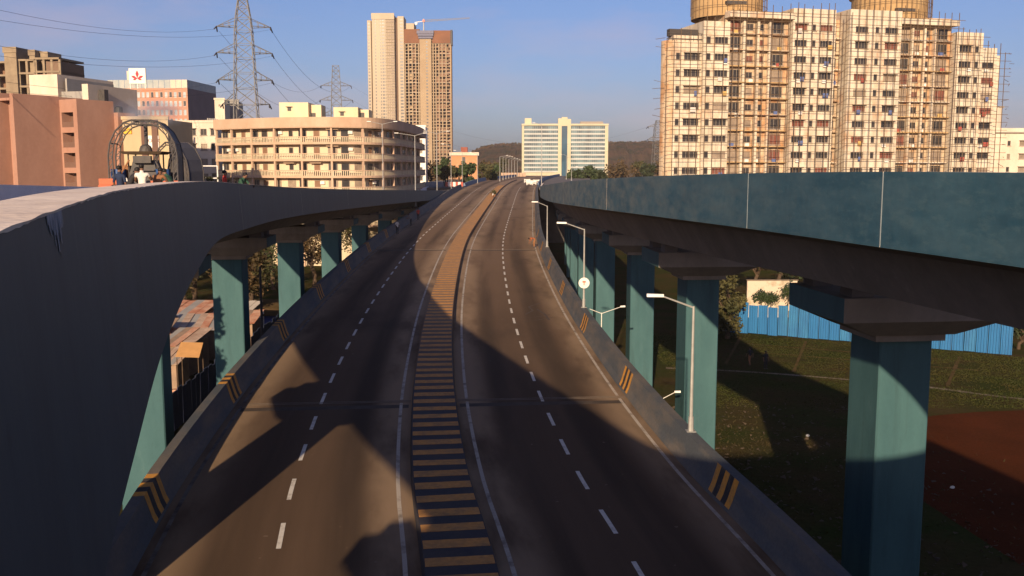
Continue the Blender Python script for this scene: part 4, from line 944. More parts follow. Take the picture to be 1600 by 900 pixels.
# ------------------------------------------------------------------ glass office block
Yo = 700; a = at(815.5, 194, Yo); b = at(950.5, 194, Yo); wd = b.x - a.x; top = a.z
of = thing('office_block', 'wide glass and cream office block at the end of the road', 'building', (a.x, Yo, 0))
M_of = mat('office_cream', (.56, .50, .34), .8, scale=.05); M_sp = mat('spandrel_white', (.50, .50, .46), .6, scale=.1)
M_og = mat('office_glass', (.13, .20, .21), .15, scale=.12, col2=(.05, .075, .085), stretch=(1, 1, .5), spec=.6, lo=.42, hi=.6)
ox = lambda px: at(px, 200, Yo).x - a.x
oz = lambda py: at(880, py, Yo).z
MB().box(0, 0.5, 0, wd, 22, top - 1).build('core', M_of, of)
for (x0, x1) in ((ox(819), ox(872)), (ox(892), ox(945.5))):
    for k in range(11):
        z1 = oz(197 + 6.55 * k); z0 = z1 - 2.0
        MB().box(x0, .2, z0, x1, .49, z1).build('glass_band', M_og, of); MB().box(x0, -.1, z0 - 1.06, x1, .48, z0 - .0).build('spandrel', M_sp, of)
        mb = MB(); n = 18
        for i in range(1, n): x = x0 + (x1 - x0) * i / n; mb.box(x - .06, .08, z0, x + .06, .199, z1)
        mb.build('mullions', M_sp, of, kind='stuff')
for (p0, p1) in ((815.5, 819), (945.5, 950.5)): MB().box(ox(p0), -.3, 0, ox(p1), 22.2, top).build('end_pier', M_of, of)
for (p0, p1, yt) in ((872, 877.5, 185), (886.5, 892, 186)): MB().box(ox(p0), -1.2, 0, ox(p1), 4, oz(yt)).build('tower_pier', M_of, of)
MB().box(ox(877.5), -.2, 0, ox(886.5), 2, oz(197)).build('centre_glazing', mat('tower_glass', (.05, .11, .16), .12, scale=.1, col2=(.03, .06, .09), spec=.6), of)
MB().box(ox(877.5), -1.0, oz(197), ox(886.5), 4, oz(183)).build('tower_head', M_of, of)
MB().box(ox(815), -.8, top - 1, ox(872), 21, top + .3).build('cornice', M_of, of); MB().box(ox(892), -.8, top - 1, ox(951), 21, top + .3).build('cornice', M_of, of)
MB().box(ox(820), 2, top, ox(830.5), 8, oz(184.5)).build('roof_room', M_of, of); MB().box(ox(907), 3, top + .3, ox(943), 6, oz(189.5)).build('roof_plant', M_frame, of)
for i in range(7):
    for s0, s1 in ((819, 872), (892, 945.5)):
        x = ox(s0 + (s1 - s0) * (i + .5) / 7); MB().box(x - .35, .1, 0, x + .35, .9, oz(269)).build('column', M_of, of)

# ------------------------------------------------------------------ pylons and power lines
M_lat = mat('lattice_steel', (.15, .145, .14), .6, scale=.5, metal=.2)
def pylon(label, X, Y, ztop, prof, arms, r, group='transmission pylons'):
    """prof: [(z, half width)], arms: [(z, reach)]"""
    t = thing('transmission_pylon', label, 'pylon', (X, Y, 0), R(8), group); mb = MB()
    lv = [0]; z = 0
    while z < ztop - 1: z += max(1.6, lerp(prof, z) * 1.5); lv.append(min(z, ztop))
    cor = ((-1, -1), (1, -1), (1, 1), (-1, 1))
    leg = [MB() for _ in range(4)]
    for z0, z1 in zip(lv, lv[1:]):
        w0 = lerp(prof, z0); w1 = lerp(prof, z1)
        for k in range(4):
            a = cor[k]; b = cor[(k + 1) % 4]
            leg[k].tube((a[0] * w0, a[1] * w0, z0), (a[0] * w1, a[1] * w1, z1), r * 1.5, n=4)
            mb.tube((a[0] * w0, a[1] * w0, z0), (b[0] * w1, b[1] * w1, z1), r, n=4); mb.tube((b[0] * w0, b[1] * w0, z0), (a[0] * w1, a[1] * w1, z1), r, n=4)
            mb.tube((a[0] * w1, a[1] * w1, z1), (b[0] * w1, b[1] * w1, z1), r, n=4)
    for k in range(4): leg[k].build('leg', M_lat, t)
    mb.build('lattice_bracing', M_lat, t, kind='stuff')
    tips = []
    for z, L in arms:
        w = lerp(prof, z)
        for s in (-1, 1):
            am = MB(); tip = (s * L, 0, z)
            for y in (-w, w): am.tube((s * w, y, z), tip, r * 1.2, n=4); am.tube((s * w, y, z + w * .9), tip, r * 1.1, n=4)
            for f in (.33, .66):
                x = s * (w + (L - w) * f); hh = w * .9 * (1 - f)
                am.tube((x, -w * (1 - f), z), (x, -w * (1 - f), z + hh), r, n=4); am.tube((x, w * (1 - f), z), (x, w * (1 - f), z + hh), r, n=4); am.tube((x, -w * (1 - f), z), (x, w * (1 - f), z), r, n=4)
            am.build('crossarm', M_lat, t)
            for dy in (-1, 1): MB().tube(tip, (tip[0] + s * .2, dy * 2.2, z - .9), r * 2.0, n=6).build('insulator', M_dark, t)
            tips.append(t.matrix_basis @ Vector((tip[0], 0, z)))
    return tips
q = at(388, 262, 240); zz = lambda py, Y: at(388, py, Y).z
T1 = pylon('large lattice pylon rising behind the left end of the curved building', q.x, 240, zz(-32, 240), [(0, 3.6), (zz(185, 240), 2.75), (zz(42, 240), 1.95), (zz(30, 240), 1.75), (zz(-32, 240), .3)], [(zz(42, 240), 6.4), (zz(83, 240), 6.6), (zz(125, 240), 6.4), (zz(163, 240), 5.6)], .085)
q = at(528, 262, 420)
T2 = pylon('smaller lattice pylon farther off behind the curved building', q.x, 420, at(528, 101, 420).z, [(0, 4.6), (at(528, 170, 420).z, 2.2), (at(528, 130, 420).z, 1.8), (at(528, 101, 420).z, 1.3)], [(at(528, 134, 420).z, 6.3), (at(528, 156.5, 420).z, 6.8), (at(528, 180, 420).z, 6.3)], .085)
q = at(1027, 262, 470)
T3 = pylon('thin distant lattice pylon beside the left edge of the scaffolded block', q.x, 470, at(1027, 186, 470).z, [(0, 3.2), (at(1027, 200, 470).z, 1.6), (at(1027, 186, 470).z, .8)], [(at(1027, 198, 470).z, 5), (at(1027, 218, 470).z, 5)], .085)
def wire(label, a, b, sag, r=.028):
    mb = MB(); n = 18; pts = []
    for k in range(n + 1): t = k / n; p = a.lerp(b, t); p.z -= sag * 4 * t * (1 - t); pts.append(p)
    for k in range(n): mb.tube(pts[k], pts[k + 1], r, n=4, caps=False)
    tag(mb.build('power_line', M_dark), label, 'power line', 'power lines')
names = ['top', 'second', 'third', 'lowest']
for i in range(3):
    for s in range(2):
        far = at(-130 - 40 * s, (-18, 44, 104)[i] + (18 if s else 2), 120)
        wire('%s power line, %s one of its pair, running left from the large pylon' % (names[i], ('upper', 'lower')[s]), T1[2 * i + s] - Vector((0, 2, .9)), far, 2.4 + s * .5)
        if i < 3: wire('%s power line on the %s side, sagging between the two left pylons' % (names[i], ('left', 'right')[s]), T1[2 * i + s] + Vector((0, 2, -.9)), T2[2 * min(i, 2) + s], 7.5, .035)
for s in range(2): wire('thin power line %s, leaving the farther pylon towards the right' % ('above the other' if s == 0 else 'below the other'), T2[1 + 2 * s], T3[2 * s], 16, .03)

# ------------------------------------------------------------------ hills and far wood
def hill(name, Y0, X0, X1, prof, depth, step, m):
    mb = MB(); nx = int((X1 - X0) / step); ny = 9
    V = [[None] * (ny + 1) for _ in range(nx + 1)]
    for i in range(nx + 1):
        for j in range(ny + 1):
            x = X0 + step * i; f = j / ny; hgt = lerp(prof, x)
            z = hgt * math.sin(min(1, f * 1.25) * math.pi / 2) if f < .8 else hgt
            n = mnoise.noise(Vector((x * .035, j * .8, Y0 * .01))) * 5 + mnoise.noise(Vector((x * .16, j * 2.7, 3))) * 3.4 + random.uniform(-1, 1) * 1.1
            V[i][j] = (x + random.uniform(-1, 1) * step * .2, Y0 + depth * f, max(-1, z + n * min(1, hgt / 25)))
    for i in range(nx):
        for j in range(ny): mb.face([V[i][j], V[i + 1][j], V[i + 1][j + 1], V[i][j + 1]])
    return mb.build(name, m, kind='structure')
M_wood = mat('dry_woodland', (.085, .046, .02), 1.0, spec=0, scale=.03, col2=(.026, .027, .010), fine=.8, bscale=.14, lo=.42, hi=.6)
hill('hills', 1500, -1300, 1500, [(-1300, 20), (-300, 32), (-120, 38), (-80, 42), (-55, 54), (-20, 59), (60, 60), (150, 62), (260, 64), (700, 55), (1500, 30)], 420, 4.5, M_wood)
# tufts of canopy on the hill edge: too many to count
def tufts(name, n, fx, fy, fz, size, m, label):
    mb = MB()
    for _ in range(n):
        x = fx(); y = fy(); z = fz(x, y); s = size * random.uniform(.6, 1.3)
        for k in range(3):
            c = Vector((x + random.uniform(-s, s), y + random.uniform(-s, s), z + random.uniform(-.3, 1) * s)); a = Vector((random.gauss(0, 1), random.gauss(0, 1), random.gauss(0, 1))).normalized(); b = a.orthogonal().normalized()
            mb.face([c + a * s * .7, c + b * s * .6, c - a * s * .7, c - b * s * .6])
    o = mb.build(name, m, kind='stuff'); o['label'] = label; return o
tufts('hill_woodland', 7500, lambda: random.uniform(-110, 420), lambda: random.uniform(1540, 1900), lambda x, y: lerp([(-120, 36), (-80, 40), (-55, 52), (-20, 57), (150, 60), (420, 62)], x) * min(1, (y - 1500) / 330) + 2.2, 3.6, M_wood, 'brown dry woodland covering the far hills')

# ------------------------------------------------------------------ trees
BARK = mat('bark', (.10, .065, .04), .95, scale=3, col2=(.06, .04, .025), bump=.5, bscale=10)
def leafmat(n, c, c2): return mat(n, c, .75, scale=.55, col2=c2, fine=.35, bscale=2.2, lo=.4, hi=.62)
LEAF = [leafmat('leaf_olive', (.075, .066, .022), (.036, .04, .014)), leafmat('leaf_green', (.045, .065, .02), (.025, .04, .013)), leafmat('leaf_dry', (.10, .06, .025), (.05, .038, .016)), leafmat('leaf_dark', (.035, .045, .016), (.02, .028, .01))]
def tree(label, base, h, rx, rz, leaf, n=1600, ls=.22, trunk=.35, nb=9, group=None, name='tree', seed=0):
    rnd = random.Random(seed * 77 + 5); t = thing(name, label, 'tree', base, rnd.uniform(0, 6), group)
    cz = h - rz; mb = MB(); r0 = h * .028 + .06
    pts = [Vector((0, 0, -.1)), Vector((rnd.uniform(-.2, .2), rnd.uniform(-.2, .2), h * trunk * .6)), Vector((rnd.uniform(-.4, .4), rnd.uniform(-.4, .4), h * trunk))]
    mb.tube(pts[0], pts[1], r0, r0 * .8, 8); mb.tube(pts[1], pts[2], r0 * .8, r0 * .65, 8)
    blobs = []
    for k in range(nb):
        a = rnd.uniform(0, 6.283); f = rnd.uniform(.25, .85); zz = cz + rnd.uniform(-.75, .75) * rz
        lim = math.sqrt(max(.05, 1 - ((zz - cz) / rz) ** 2)); c = Vector((math.cos(a) * rx * f * lim, math.sin(a) * rx * f * lim, zz)); blobs.append((c, rx * rnd.uniform(.3, .5)))
        mid = pts[2].lerp(c, .5) + Vector((rnd.uniform(-.3, .3), rnd.uniform(-.3, .3), .2 * rz * .3))
        mb.tube(pts[2] + Vector((0, 0, rnd.uniform(-.2, 0) * h * trunk)), mid, r0 * .45, r0 * .28, 5); mb.tube(mid, c, r0 * .28, r0 * .08, 5)
    mb.build('trunk', BARK, t)
    lm = MB()
    for _ in range(n):
        c, r = blobs[rnd.randrange(nb)]
        d = Vector((rnd.gauss(0, 1), rnd.gauss(0, 1), rnd.gauss(0, .8))).normalized() * r * rnd.random() ** .4
        p = c + d; a = Vector((rnd.gauss(0, 1), rnd.gauss(0, 1), rnd.gauss(0, .7))).normalized(); b = a.orthogonal().normalized(); b = (b + a.cross(b) * rnd.uniform(-1, 1)).normalized(); s = ls * rnd.uniform(.6, 1.5)
        lm.face([p + a * s, p + b * s * .55, p - a * s, p - b * s * .55])
    lm.build('crown', leaf, t)
    return t
# left, seen under the ramp
TL = [(-33, 96, 9.5, 4.2, 3.4, 2), (-28.5, 104, 9.0, 3.8, 3.3, 0), (-36, 108, 10, 4.5, 3.6, 0), (-26.0, 92, 8.4, 2.9, 2.8, 2), (-30.5, 122, 10.5, 4.2, 3.8, 1), (-24.5, 118, 9.5, 3.3, 3.2, 2), (-40, 92, 8, 3.5, 2.8, 3), (-23, 140, 10.5, 3.8, 3.6, 0), (-29, 150, 11, 4.5, 3.8, 2), (-42, 112, 9, 4, 3, 1)]
LT = ['dry brown-leaved tree behind the shanty roofs, left of the big lit pier', 'olive tree between the first two clear piers under the left ramp', 'olive tree with a broad crown deep behind the shanties', 'sparse brown tree with a reddish trunk between the left piers', 'tall green tree beyond the shanties under the left ramp', 'dry brown tree beyond the blue shed', 'dark leafy tree at the left end of the shanties', 'olive tree far under the left ramp between the distant piers', 'dry broad tree far under the left ramp', 'green tree at the back of the shanty yard']
for k, (x, y, h, rx, rz, lf) in enumerate(TL): tree(LT[k], (x * GS, y * GS, 0), h * GS, rx * GS, rz * GS, LEAF[lf], 2600, .2, .4, 10, 'trees under the left ramp', seed=k)
# right, beside and behind the blue fence
q = at(1150, 470, 108)
tree('dense olive tree beside the left end of the blue sheet fence', (22.9, 100.6, 0), 8.3, 3.0, 3.9, LEAF[0], 4600, .19, .25, 12, 'trees behind the blue fence', seed=21)
tree('dark green tree with a pale trunk above the creeper-covered wall', (at(1217, 430, 126).x, 126, 0), 9.6, 4.0, 2.9, LEAF[3], 2400, .2, .5, 10, 'trees behind the blue fence', seed=22)
tree('dark tree just right of the pale-trunked one, over the wall', (at(1262, 430, 130).x, 130, 0), 9.2, 3.8, 3.1, LEAF[1], 1800, .22, .35, 10, 'trees behind the blue fence', seed=23)
tree('dark brown-leaved tree left of the pale-trunked one, over the wall', (at(1180, 430, 132).x, 132, 0), 9.8, 3.0, 2.8, LEAF[2], 1800, .22, .35, 10, 'trees behind the blue fence', seed=24)
tree('dark bush at the right end of the blue sheet fence', (at(1597, 520, 94).x, 94.5, 0), 4.8, 2.0, 2.1, LEAF[3], 1400, .16, .2, 9, 'trees behind the blue fence', seed=25)
# creeper on the wall
for k, (px, py, Y) in enumerate(((1190, 462, 114.4), (1205, 466, 114.4), (1232, 455, 114.4))):
    c = at(px, py, Y); t = thing('wall_creeper', ('small round shrub growing on the cream wall behind the fence', 'low shrub against the cream wall just above the fence', 'long green creeper hanging at the right end of the cream wall')[k], 'plant', (c.x, Y, 0)); lm = MB(); rnd = random.Random(k)
    for _ in range(420):
        p = Vector((rnd.gauss(0, .45), rnd.uniform(-.3, .1), c.z + rnd.gauss(0, .55 if k == 2 else .3))); a = Vector((rnd.gauss(0, 1), rnd.gauss(0, 1), rnd.gauss(0, 1))).normalized(); b = a.orthogonal(); s = rnd.uniform(.06, .16)
        lm.face([p + a * s, p + b * s * .6, p - a * s, p - b * s * .6])
    lm.build('foliage', LEAF[1], t); MB().tube((0, 0, 0), (0, -.1, c.z), .05, .03, 5).build('stem', BARK, t)
a = at(1168, 437, 115); b = at(1246, 437, 115)
wl_ = thing('boundary_wall', 'cream boundary wall with a thin coping behind the blue fence', 'wall', (a.x, 115, 0)); MB().box(0, 0, 0, b.x - a.x, .3, a.z - .12).build('wall', mat('limewash', (.56, .45, .33), .95, scale=.8, col2=(.30, .24, .15), lo=.5, hi=.66), wl_); MB().box(-.1, -.08, a.z - .12, b.x - a.x + .1, .38, a.z).build('coping', M_kerb, wl_)
# far trees by the road
FT = [(690, 246, 300, 3.4, 1), (712, 252, 290, 2.6, 3), (733, 256, 270, 3.2, 1), (757, 256, 300, 2.8, 0), (771, 260, 310, 2.6, 1), (700, 262, 240, 1.8, 0), (672, 250, 330, 4.2, 2), (898, 262, 360, 3.6, 1), (913, 260, 370, 4.0, 3), (929, 261, 365, 4.2, 1), (945, 264, 350, 3.6, 3), (962, 254, 420, 5, 2), (980, 252, 430, 5.2, 2), (1000, 252, 440, 5.0, 0), (1015, 256, 420, 4.0, 3), (765, 250, 420, 4.5, 2), (783, 248, 470, 5, 0), (1030, 252, 440, 4.2, 2)]
FL = ['green tree right of the curved building', 'dark tree before the left half of the small orange building', 'dark green tree before the small orange building', 'olive tree right of the small orange building', 'small green tree at the start of the far lamp row', 'low olive bush beyond the end of the left ramp', 'dry brown tree at the foot of the construction tower', 'green tree before the right wing of the glass office', 'dark tree before the middle of the office right wing', 'green tree before the far right of the office block', 'dark tree at the right corner of the glass office', 'brown tree just right of the glass office', 'reddish-brown tree half way to the scaffolded block', 'olive tree behind the right ramp near the thin pylon', 'dark tree by the foot of the thin pylon', 'brown tree behind the far lamp row', 'olive tree just left of the glass office', 'brown tree beside the scaffolded block']
for k, (px, py, Y, r, lf) in enumerate(FT):
    q = at(px, py, Y); h = q.z; tree(FL[k], (q.x, Y, 0), h, r, min(r * .85, h * .42), LEAF[lf], 700, .55, .45, 9, 'far trees beyond the ramps', seed=50 + k)
# ------------------------------------------------------------------ blue sheet fence on the right
M_blue = mat('blue_sheet', (.028, .155, .34), .5, scale=.7, col2=(.022, .12, .28), stretch=(1, 1, .25), fine=.1)
pm = MB(); n = 16; wd = 1.04
for i in range(n):
    y = lambda k: .035 * (1 if (k % 4) in (1, 2) else -1)
    x0 = wd * i / n; x1 = wd * (i + 1) / n
    pm.face([(x0, y(i), 0), (x1, y(i + 1), 0), (x1, y(i + 1), 3.3), (x0, y(i), 3.3)])
pme = pm.mesh('sheet', [M_blue])
M_blue2 = mat('blue_sheet_faded', (.04, .18, .34), .6, scale=.9, col2=(.025, .12, .27), stretch=(1, 1, .4), fine=.2)
pmeb = pme.copy(); pmeb.materials.clear(); pmeb.materials.append(M_blue2)
def sheet_fence(label, A, B, me, hts=1.0, group=None):
    A = Vector((*A, 0)) * GS; B = Vector((*B, 0)) * GS; d = (B - A); L = d.length; d.normalize(); t = thing('sheet_fence', label, 'fence', A, math.atan2(d.y, d.x)); k = 0
    while k * 1.07 < L:
        o = link('sheet', me if not isinstance(me, list) else random.choice(me), t, None, (k * 1.07, random.uniform(-.04, .04), random.uniform(-.05, .08))); o.scale = (.97, 1, hts * random.uniform(.93, 1.05)); o.rotation_euler = (random.uniform(-.02, .02), random.uniform(-.012, .012), 0)
        if k % 3 == 0: MB().tube((k * 1.07 - .02, .12, 0), (k * 1.07 - .02, .12, 2.8 * hts), .05, n=5).build('post', M_dark, t)
        k += 1
    return t
sheet_fence('bright blue corrugated sheet fence along the far side of the grass plots', (18.2, 91.4), (41.4, 78.8), [pme, pme, pmeb])
M_navy = mat('navy_sheet', (.02, .028, .06), .6, scale=.7, col2=(.03, .035, .05))
pme2 = pme.copy(); pme2.materials.clear(); pme2.materials.append(M_navy)
sheet_fence('dark navy sheet fence running below the left barrier', (-19.8, 48), (-21.4, 98), pme2, .82)
# grass: nobody could count it
M_grass = mat('grass_blades', (.040, .050, .013), 1.0, spec=0, scale=.25, col2=(.055, .044, .016), fine=.2)
gm = MB(); rnd = random.Random(3)
cnt = 0
while cnt < 60000:
    x = rnd.uniform(12, 46); y = rnd.uniform(60.8, 90)
    if not y < 91.4 - (x - 18.2) * .54 - .6: continue
    cnt += 1; x *= GS; y *= GS; h = rnd.uniform(.02, .07) * (1.5 if x > 35 else 1); a = rnd.uniform(0, 3.14); w = rnd.uniform(.03, .08); dx = math.cos(a) * w; dy = math.sin(a) * w
    if mnoise.noise(Vector((x * .25, y * .25, 0))) < -.25 and rnd.random() < .8: continue
    gm.face([(x - dx, y - dy, 0), (x + dx, y + dy, 0), (x + rnd.uniform(-.1, .1), y + rnd.uniform(-.1, .1), h)])
go = gm.build('grass', M_grass, kind='stuff'); go['label'] = 'short dry grass of the plots before the blue fence'
# rubble and dry growth on the near right ground, litter
M_rub = mat('rubble', (.085, .06, .04), .95, scale=2, col2=(.05, .036, .024), fine=.3)
rm = MB(); rnd = random.Random(8)
for _ in range(900):
    x = rnd.uniform(11, 27); y = rnd.uniform(40, 72); s = rnd.uniform(.04, .2) * (1.4 if rnd.random() < .1 else 1)
    c = Vector((x, y, s * .3)); v = [c + Vector((rnd.uniform(-1, 1), rnd.uniform(-1, 1), rnd.uniform(-.4, .7))) * s for _ in range(4)]
    for f in ((0, 1, 2), (0, 1, 3), (1, 2, 3), (0, 2, 3)): rm.face([v[i] for i in f])
o = rm.build('rubble', M_rub, kind='stuff'); o['label'] = 'scattered rubble on the dark ground between the right piers'
bm_ = MB(); 
for _ in range(5000):
    x = rnd.gauss(17.5, 4); y = rnd.gauss(56, 7)
    if x < 9.5: continue
    h = rnd.uniform(.03, .16); a = rnd.uniform(0, 3.14); w = rnd.uniform(.02, .06); dx = math.cos(a) * w; dy = math.sin(a) * w
    bm_.face([(x - dx, y - dy, 0), (x + dx, y + dy, 0), (x + rnd.uniform(-.2, .2), y + rnd.uniform(-.2, .2), h)])
o = bm_.build('weeds', mat('dry_weeds', (.06, .045, .02), 1.0, spec=0, scale=.4, col2=(.038, .036, .013)), kind='stuff'); o['label'] = 'dry weeds on the waste ground below the right barrier'
for k, (px, py) in enumerate(((1488, 763), (1262, 682))):
    r = at(px, py, 40); d = (r - Vector((0, 0, CAMZ))); tt = -CAMZ / d.z; c = Vector((0, 0, CAMZ)) + d * tt
    mb = MB(); mb.ell((0, 0, .06), .13, .10, .08, 8, 5); mb.v = [(x * random.uniform(.8, 1.2), y * random.uniform(.8, 1.2), z * random.uniform(.8, 1.2)) for x, y, z in mb.v]
    o = mb.build('stone', M_white2, weld=True); o.location = (c.x, c.y, 0); tag(o, ('pale stone lying on the dark red earth', 'pale lump of litter on the dark ground left of the near pier')[k], 'stone')

# ------------------------------------------------------------------ shanty yard on the left
M_rust = mat('rusty_tin', (.42, .17, .09), .8, scale=.8, col2=(.55, .34, .22), stretch=(1, 1, 1), fine=.25, bscale=5, lo=.4, hi=.65)
M_tin = mat('grey_tin', (.52, .38, .27), .7, scale=.8, col2=(.32, .20, .13), fine=.25, bscale=5)
M_mud = mat('shanty_wall', (.33, .22, .14), .95, scale=.8, col2=(.20, .14, .10), fine=.2)
HUT = [(-29.5, 70.0, 3.6, 4.5, 2.7, M_rust, 'rust-red tin-roofed shanty nearest the road under the left ramp'), (-25.6, 72.5, 3.2, 4.0, 2.3, M_tin, 'grey tin-roofed shanty beside the big left pier'), (-30.2, 76.6, 4.2, 4.6, 2.8, M_rust, 'larger rust-red shanty roof behind the front one'), (-25.8, 78.5, 3.6, 4.2, 2.5, M_tin, 'brownish shanty roof with a pale edge'), (-29.0, 83.5, 4.5, 4.8, 2.9, M_rust, 'reddish shanty roof in the third row'), (-33.6, 73, 3.4, 5, 2.5, M_tin, 'shanty with a tan roof at the left of the yard'), (-25.2, 86, 3.4, 3.6, 2.6, mat('pale_sheet', (.58, .50, .40), .8, scale=1), 'shanty with a pale sheet roof at the back')]
HUT += [(-27.2, 66.2, 2.2, 2.4, 2.0, M_rust, 'low rusty lean-to nearest the barrier below the left ramp'), (-24.3, 67.0, 1.8, 2.2, 1.9, M_tin, 'small tan lean-to tucked beside the big left pier'), (-31.2, 66.5, 2.4, 2.2, 2.1, M_mud, 'mud-brown lean-to at the front left of the yard'), (-27.8, 74.2, 2.0, 2.4, 2.9, M_mud, 'narrow brown lean-to between the front shanties'), (-23.4, 82, 2.6, 3.0, 2.4, M_rust, 'rusty lean-to farther along the navy fence'), (-32.4, 81, 3.0, 3.2, 2.7, M_tin, 'tan-roofed shanty deep in the yard on the left')]
for (x, y, w, d, h, m, lb) in HUT:
    w *= GS; d *= GS; h *= GS
    t = thing('shanty', lb, 'hut', (x * GS, y * GS, 0), random.uniform(-.15, .15), 'shanties under the left ramp')
    MB().box(-w / 2, -d / 2, 0, w / 2, d / 2, h).build('wall', M_mud, t); n = 7
    for k in range(n):
        x0 = -w / 2 - .3 + (w + .6) * k / n; x1 = x0 + (w + .6) / n + .05; dz = random.uniform(-.03, .05)
        p = [(x0, -d / 2 - .5, h + .02 + dz), (x1, -d / 2 - .5, h + .02 + dz), (x1, d / 2 + .4, h + .75 + dz), (x0, d / 2 + .4, h + .75 + dz)]
        MB().hexa(p + [(a, b, c + .03) for a, b, c in p]).build('roof_sheet', m if random.random() < .6 else random.choice([M_rust, M_tin, M_mud, M_grey]), t)
    MB().box(-.4, -d / 2 - .04, 0, .4, -d / 2 - .004, 1.9).build('door', M_dark, t)
c = at(296, 545, 76)
t = thing('tarpaulin_stall', 'small stall under a bright orange-yellow tarpaulin in the shanty yard', 'stall', (c.x, 76, 0)); zc = c.z
p = [(-.95, -.6, zc - .55), (.95, -.6, zc - .6), (.9, .7, zc + .35), (-.9, .7, zc + .4)]
MB().hexa(p + [(a, b, q + .03) for a, b, q in p]).build('tarpaulin', mat('tarp_orange', (.42, .22, .08), .9, scale=2), t)
for x, y in ((-.85, -.55), (.85, -.55), (-.85, .6), (.85, .6)): MB().tube((x, y, 0), (x, y, zc + (.3 if y > 0 else -.6)), .04, n=5).build('post', BARK, t)
for k in range(26):   # piled scrap in front of the huts
    x = random.uniform(-32.5, -26.5); y = random.uniform(71, 77); s = random.uniform(.18, .5); mm = random.choice([M_white2, M_mud, M_tin, M_rust, M_grey])
    mb = MB(); mb.frustum(0, 0, s, s * random.uniform(.5, 1), 0, s * random.uniform(.5, .95), s * .5, s * random.uniform(.6, 1.3)); o = mb.build('scrap_bundle', mm); o.location = (x, y, 0); o.rotation_euler = (0, 0, random.uniform(0, 3))
    tag(o, 'small %s bundle of scrap on the ground before the shanties' % {'white_enamel': 'white', 'shanty_wall': 'mud-brown', 'grey_tin': 'tan', 'rusty_tin': 'rusty', 'grey_plaster': 'grey'}[mm.name], 'scrap', 'scrap bundles before the shanties')
a = at(384, 499, 108); b = at(432, 481, 108)
t = thing('shed', 'low blue-walled shed with a tan roof beyond the shanties', 'shed', (a.x, 108, 0)); MB().box(0, 0, 0, b.x - a.x + 1, 5, b.z - .9).build('wall', mat('shed_blue', (.07, .10, .32), .8, scale=1), t)
p = [(-.4, -.5, b.z - .85), (b.x - a.x + 1.4, -.5, b.z - .85), (b.x - a.x + 1.4, 5.4, b.z + .2), (-.4, 5.4, b.z + .2)]
MB().hexa(p + [(x, y, z + .06) for x, y, z in p]).build('roof', M_path, t); MB().box(1.2, -.05, 0, 2.1, -.004, 2.0).build('door', M_white2, t)
# slender post between the left piers
p0 = at(409, 500, 66); tp = thing('street_lamp', 'slender dark post standing behind the left barrier between two piers', 'street lamp', (p0.x, 66, 0)); MB().tube((0, 0, 0), (0, 0, 11.2), .11, .08, 8).build('pole', M_dark, tp)
# shade tree left of the left ramp whose shadow dapples the big left pier
tree('tall leafy tree growing close against the far side of the left ramp', (-23.4, 44.5, 0), 16.6, 2.6, 4.4, LEAF[1], 2600, .24, .5, 11, None, seed=91)

# ------------------------------------------------------------------ people
SKIN = mat('skin', (.17, .085, .05), .6, scale=6); HAIR = mat('hair', (.012, .010, .009), .6)
def cloth(n, c): return mat('cloth_' + n, c, .9, scale=4, var=.25)
J0 = dict(pel=(0, 0, .95), bel=(0, -.01, 1.08), chest=(0, 0, 1.27), neck=(0, 0, 1.47), head=(0, -.02, 1.58), top=(0, -.005, 1.67), nose=(0, -.125, 1.57),
          sL=(-.18, 0, 1.39), sR=(.18, 0, 1.39), eL=(-.25, .02, 1.13), eR=(.25, .02, 1.13), wL=(-.26, -.07, .89), wR=(.26, -.07, .89), hL=(-.26, -.10, .81), hR=(.26, -.10, .81),
          iL=(-.09, 0, .90), iR=(.09, 0, .90), kL=(-.10, -.02, .50), kR=(.10, -.02, .50), aL=(-.10, .03, .09), aR=(.10, .03, .09), tL=(-.12, -.15, .045), tR=(.12, -.15, .045))
RAD = dict(pel=.135, bel=.125, chest=.15, neck=.058, head=.092, top=.075, nose=.016, sL=.068, sR=.068, eL=.046, eR=.046, wL=.032, wR=.032, hL=.038, hR=.038, iL=.095, iR=.095, kL=.068, kR=.068, aL=.045, aR=.045, tL=.042, tR=.042)
BONES = [('pel', 'bel', 's'), ('bel', 'chest', 's'), ('chest', 'neck', 's'), ('neck', 'head', 'k'), ('head', 'top', 'k'), ('head', 'nose', 'k'), ('chest', 'sL', 's'), ('chest', 'sR', 's'), ('sL', 'eL', 's'), ('sR', 'eR', 's'), ('eL', 'wL', 'k'), ('eR', 'wR', 'k'), ('wL', 'hL', 'k'), ('wR', 'hR', 'k'), ('pel', 'iL', 'p'), ('pel', 'iR', 'p'), ('iL', 'kL', 'p'), ('iR', 'kR', 'p'), ('kL', 'aL', 'p'), ('kR', 'aR', 'p'), ('aL', 'tL', 'f'), ('aR', 'tR', 'f')]
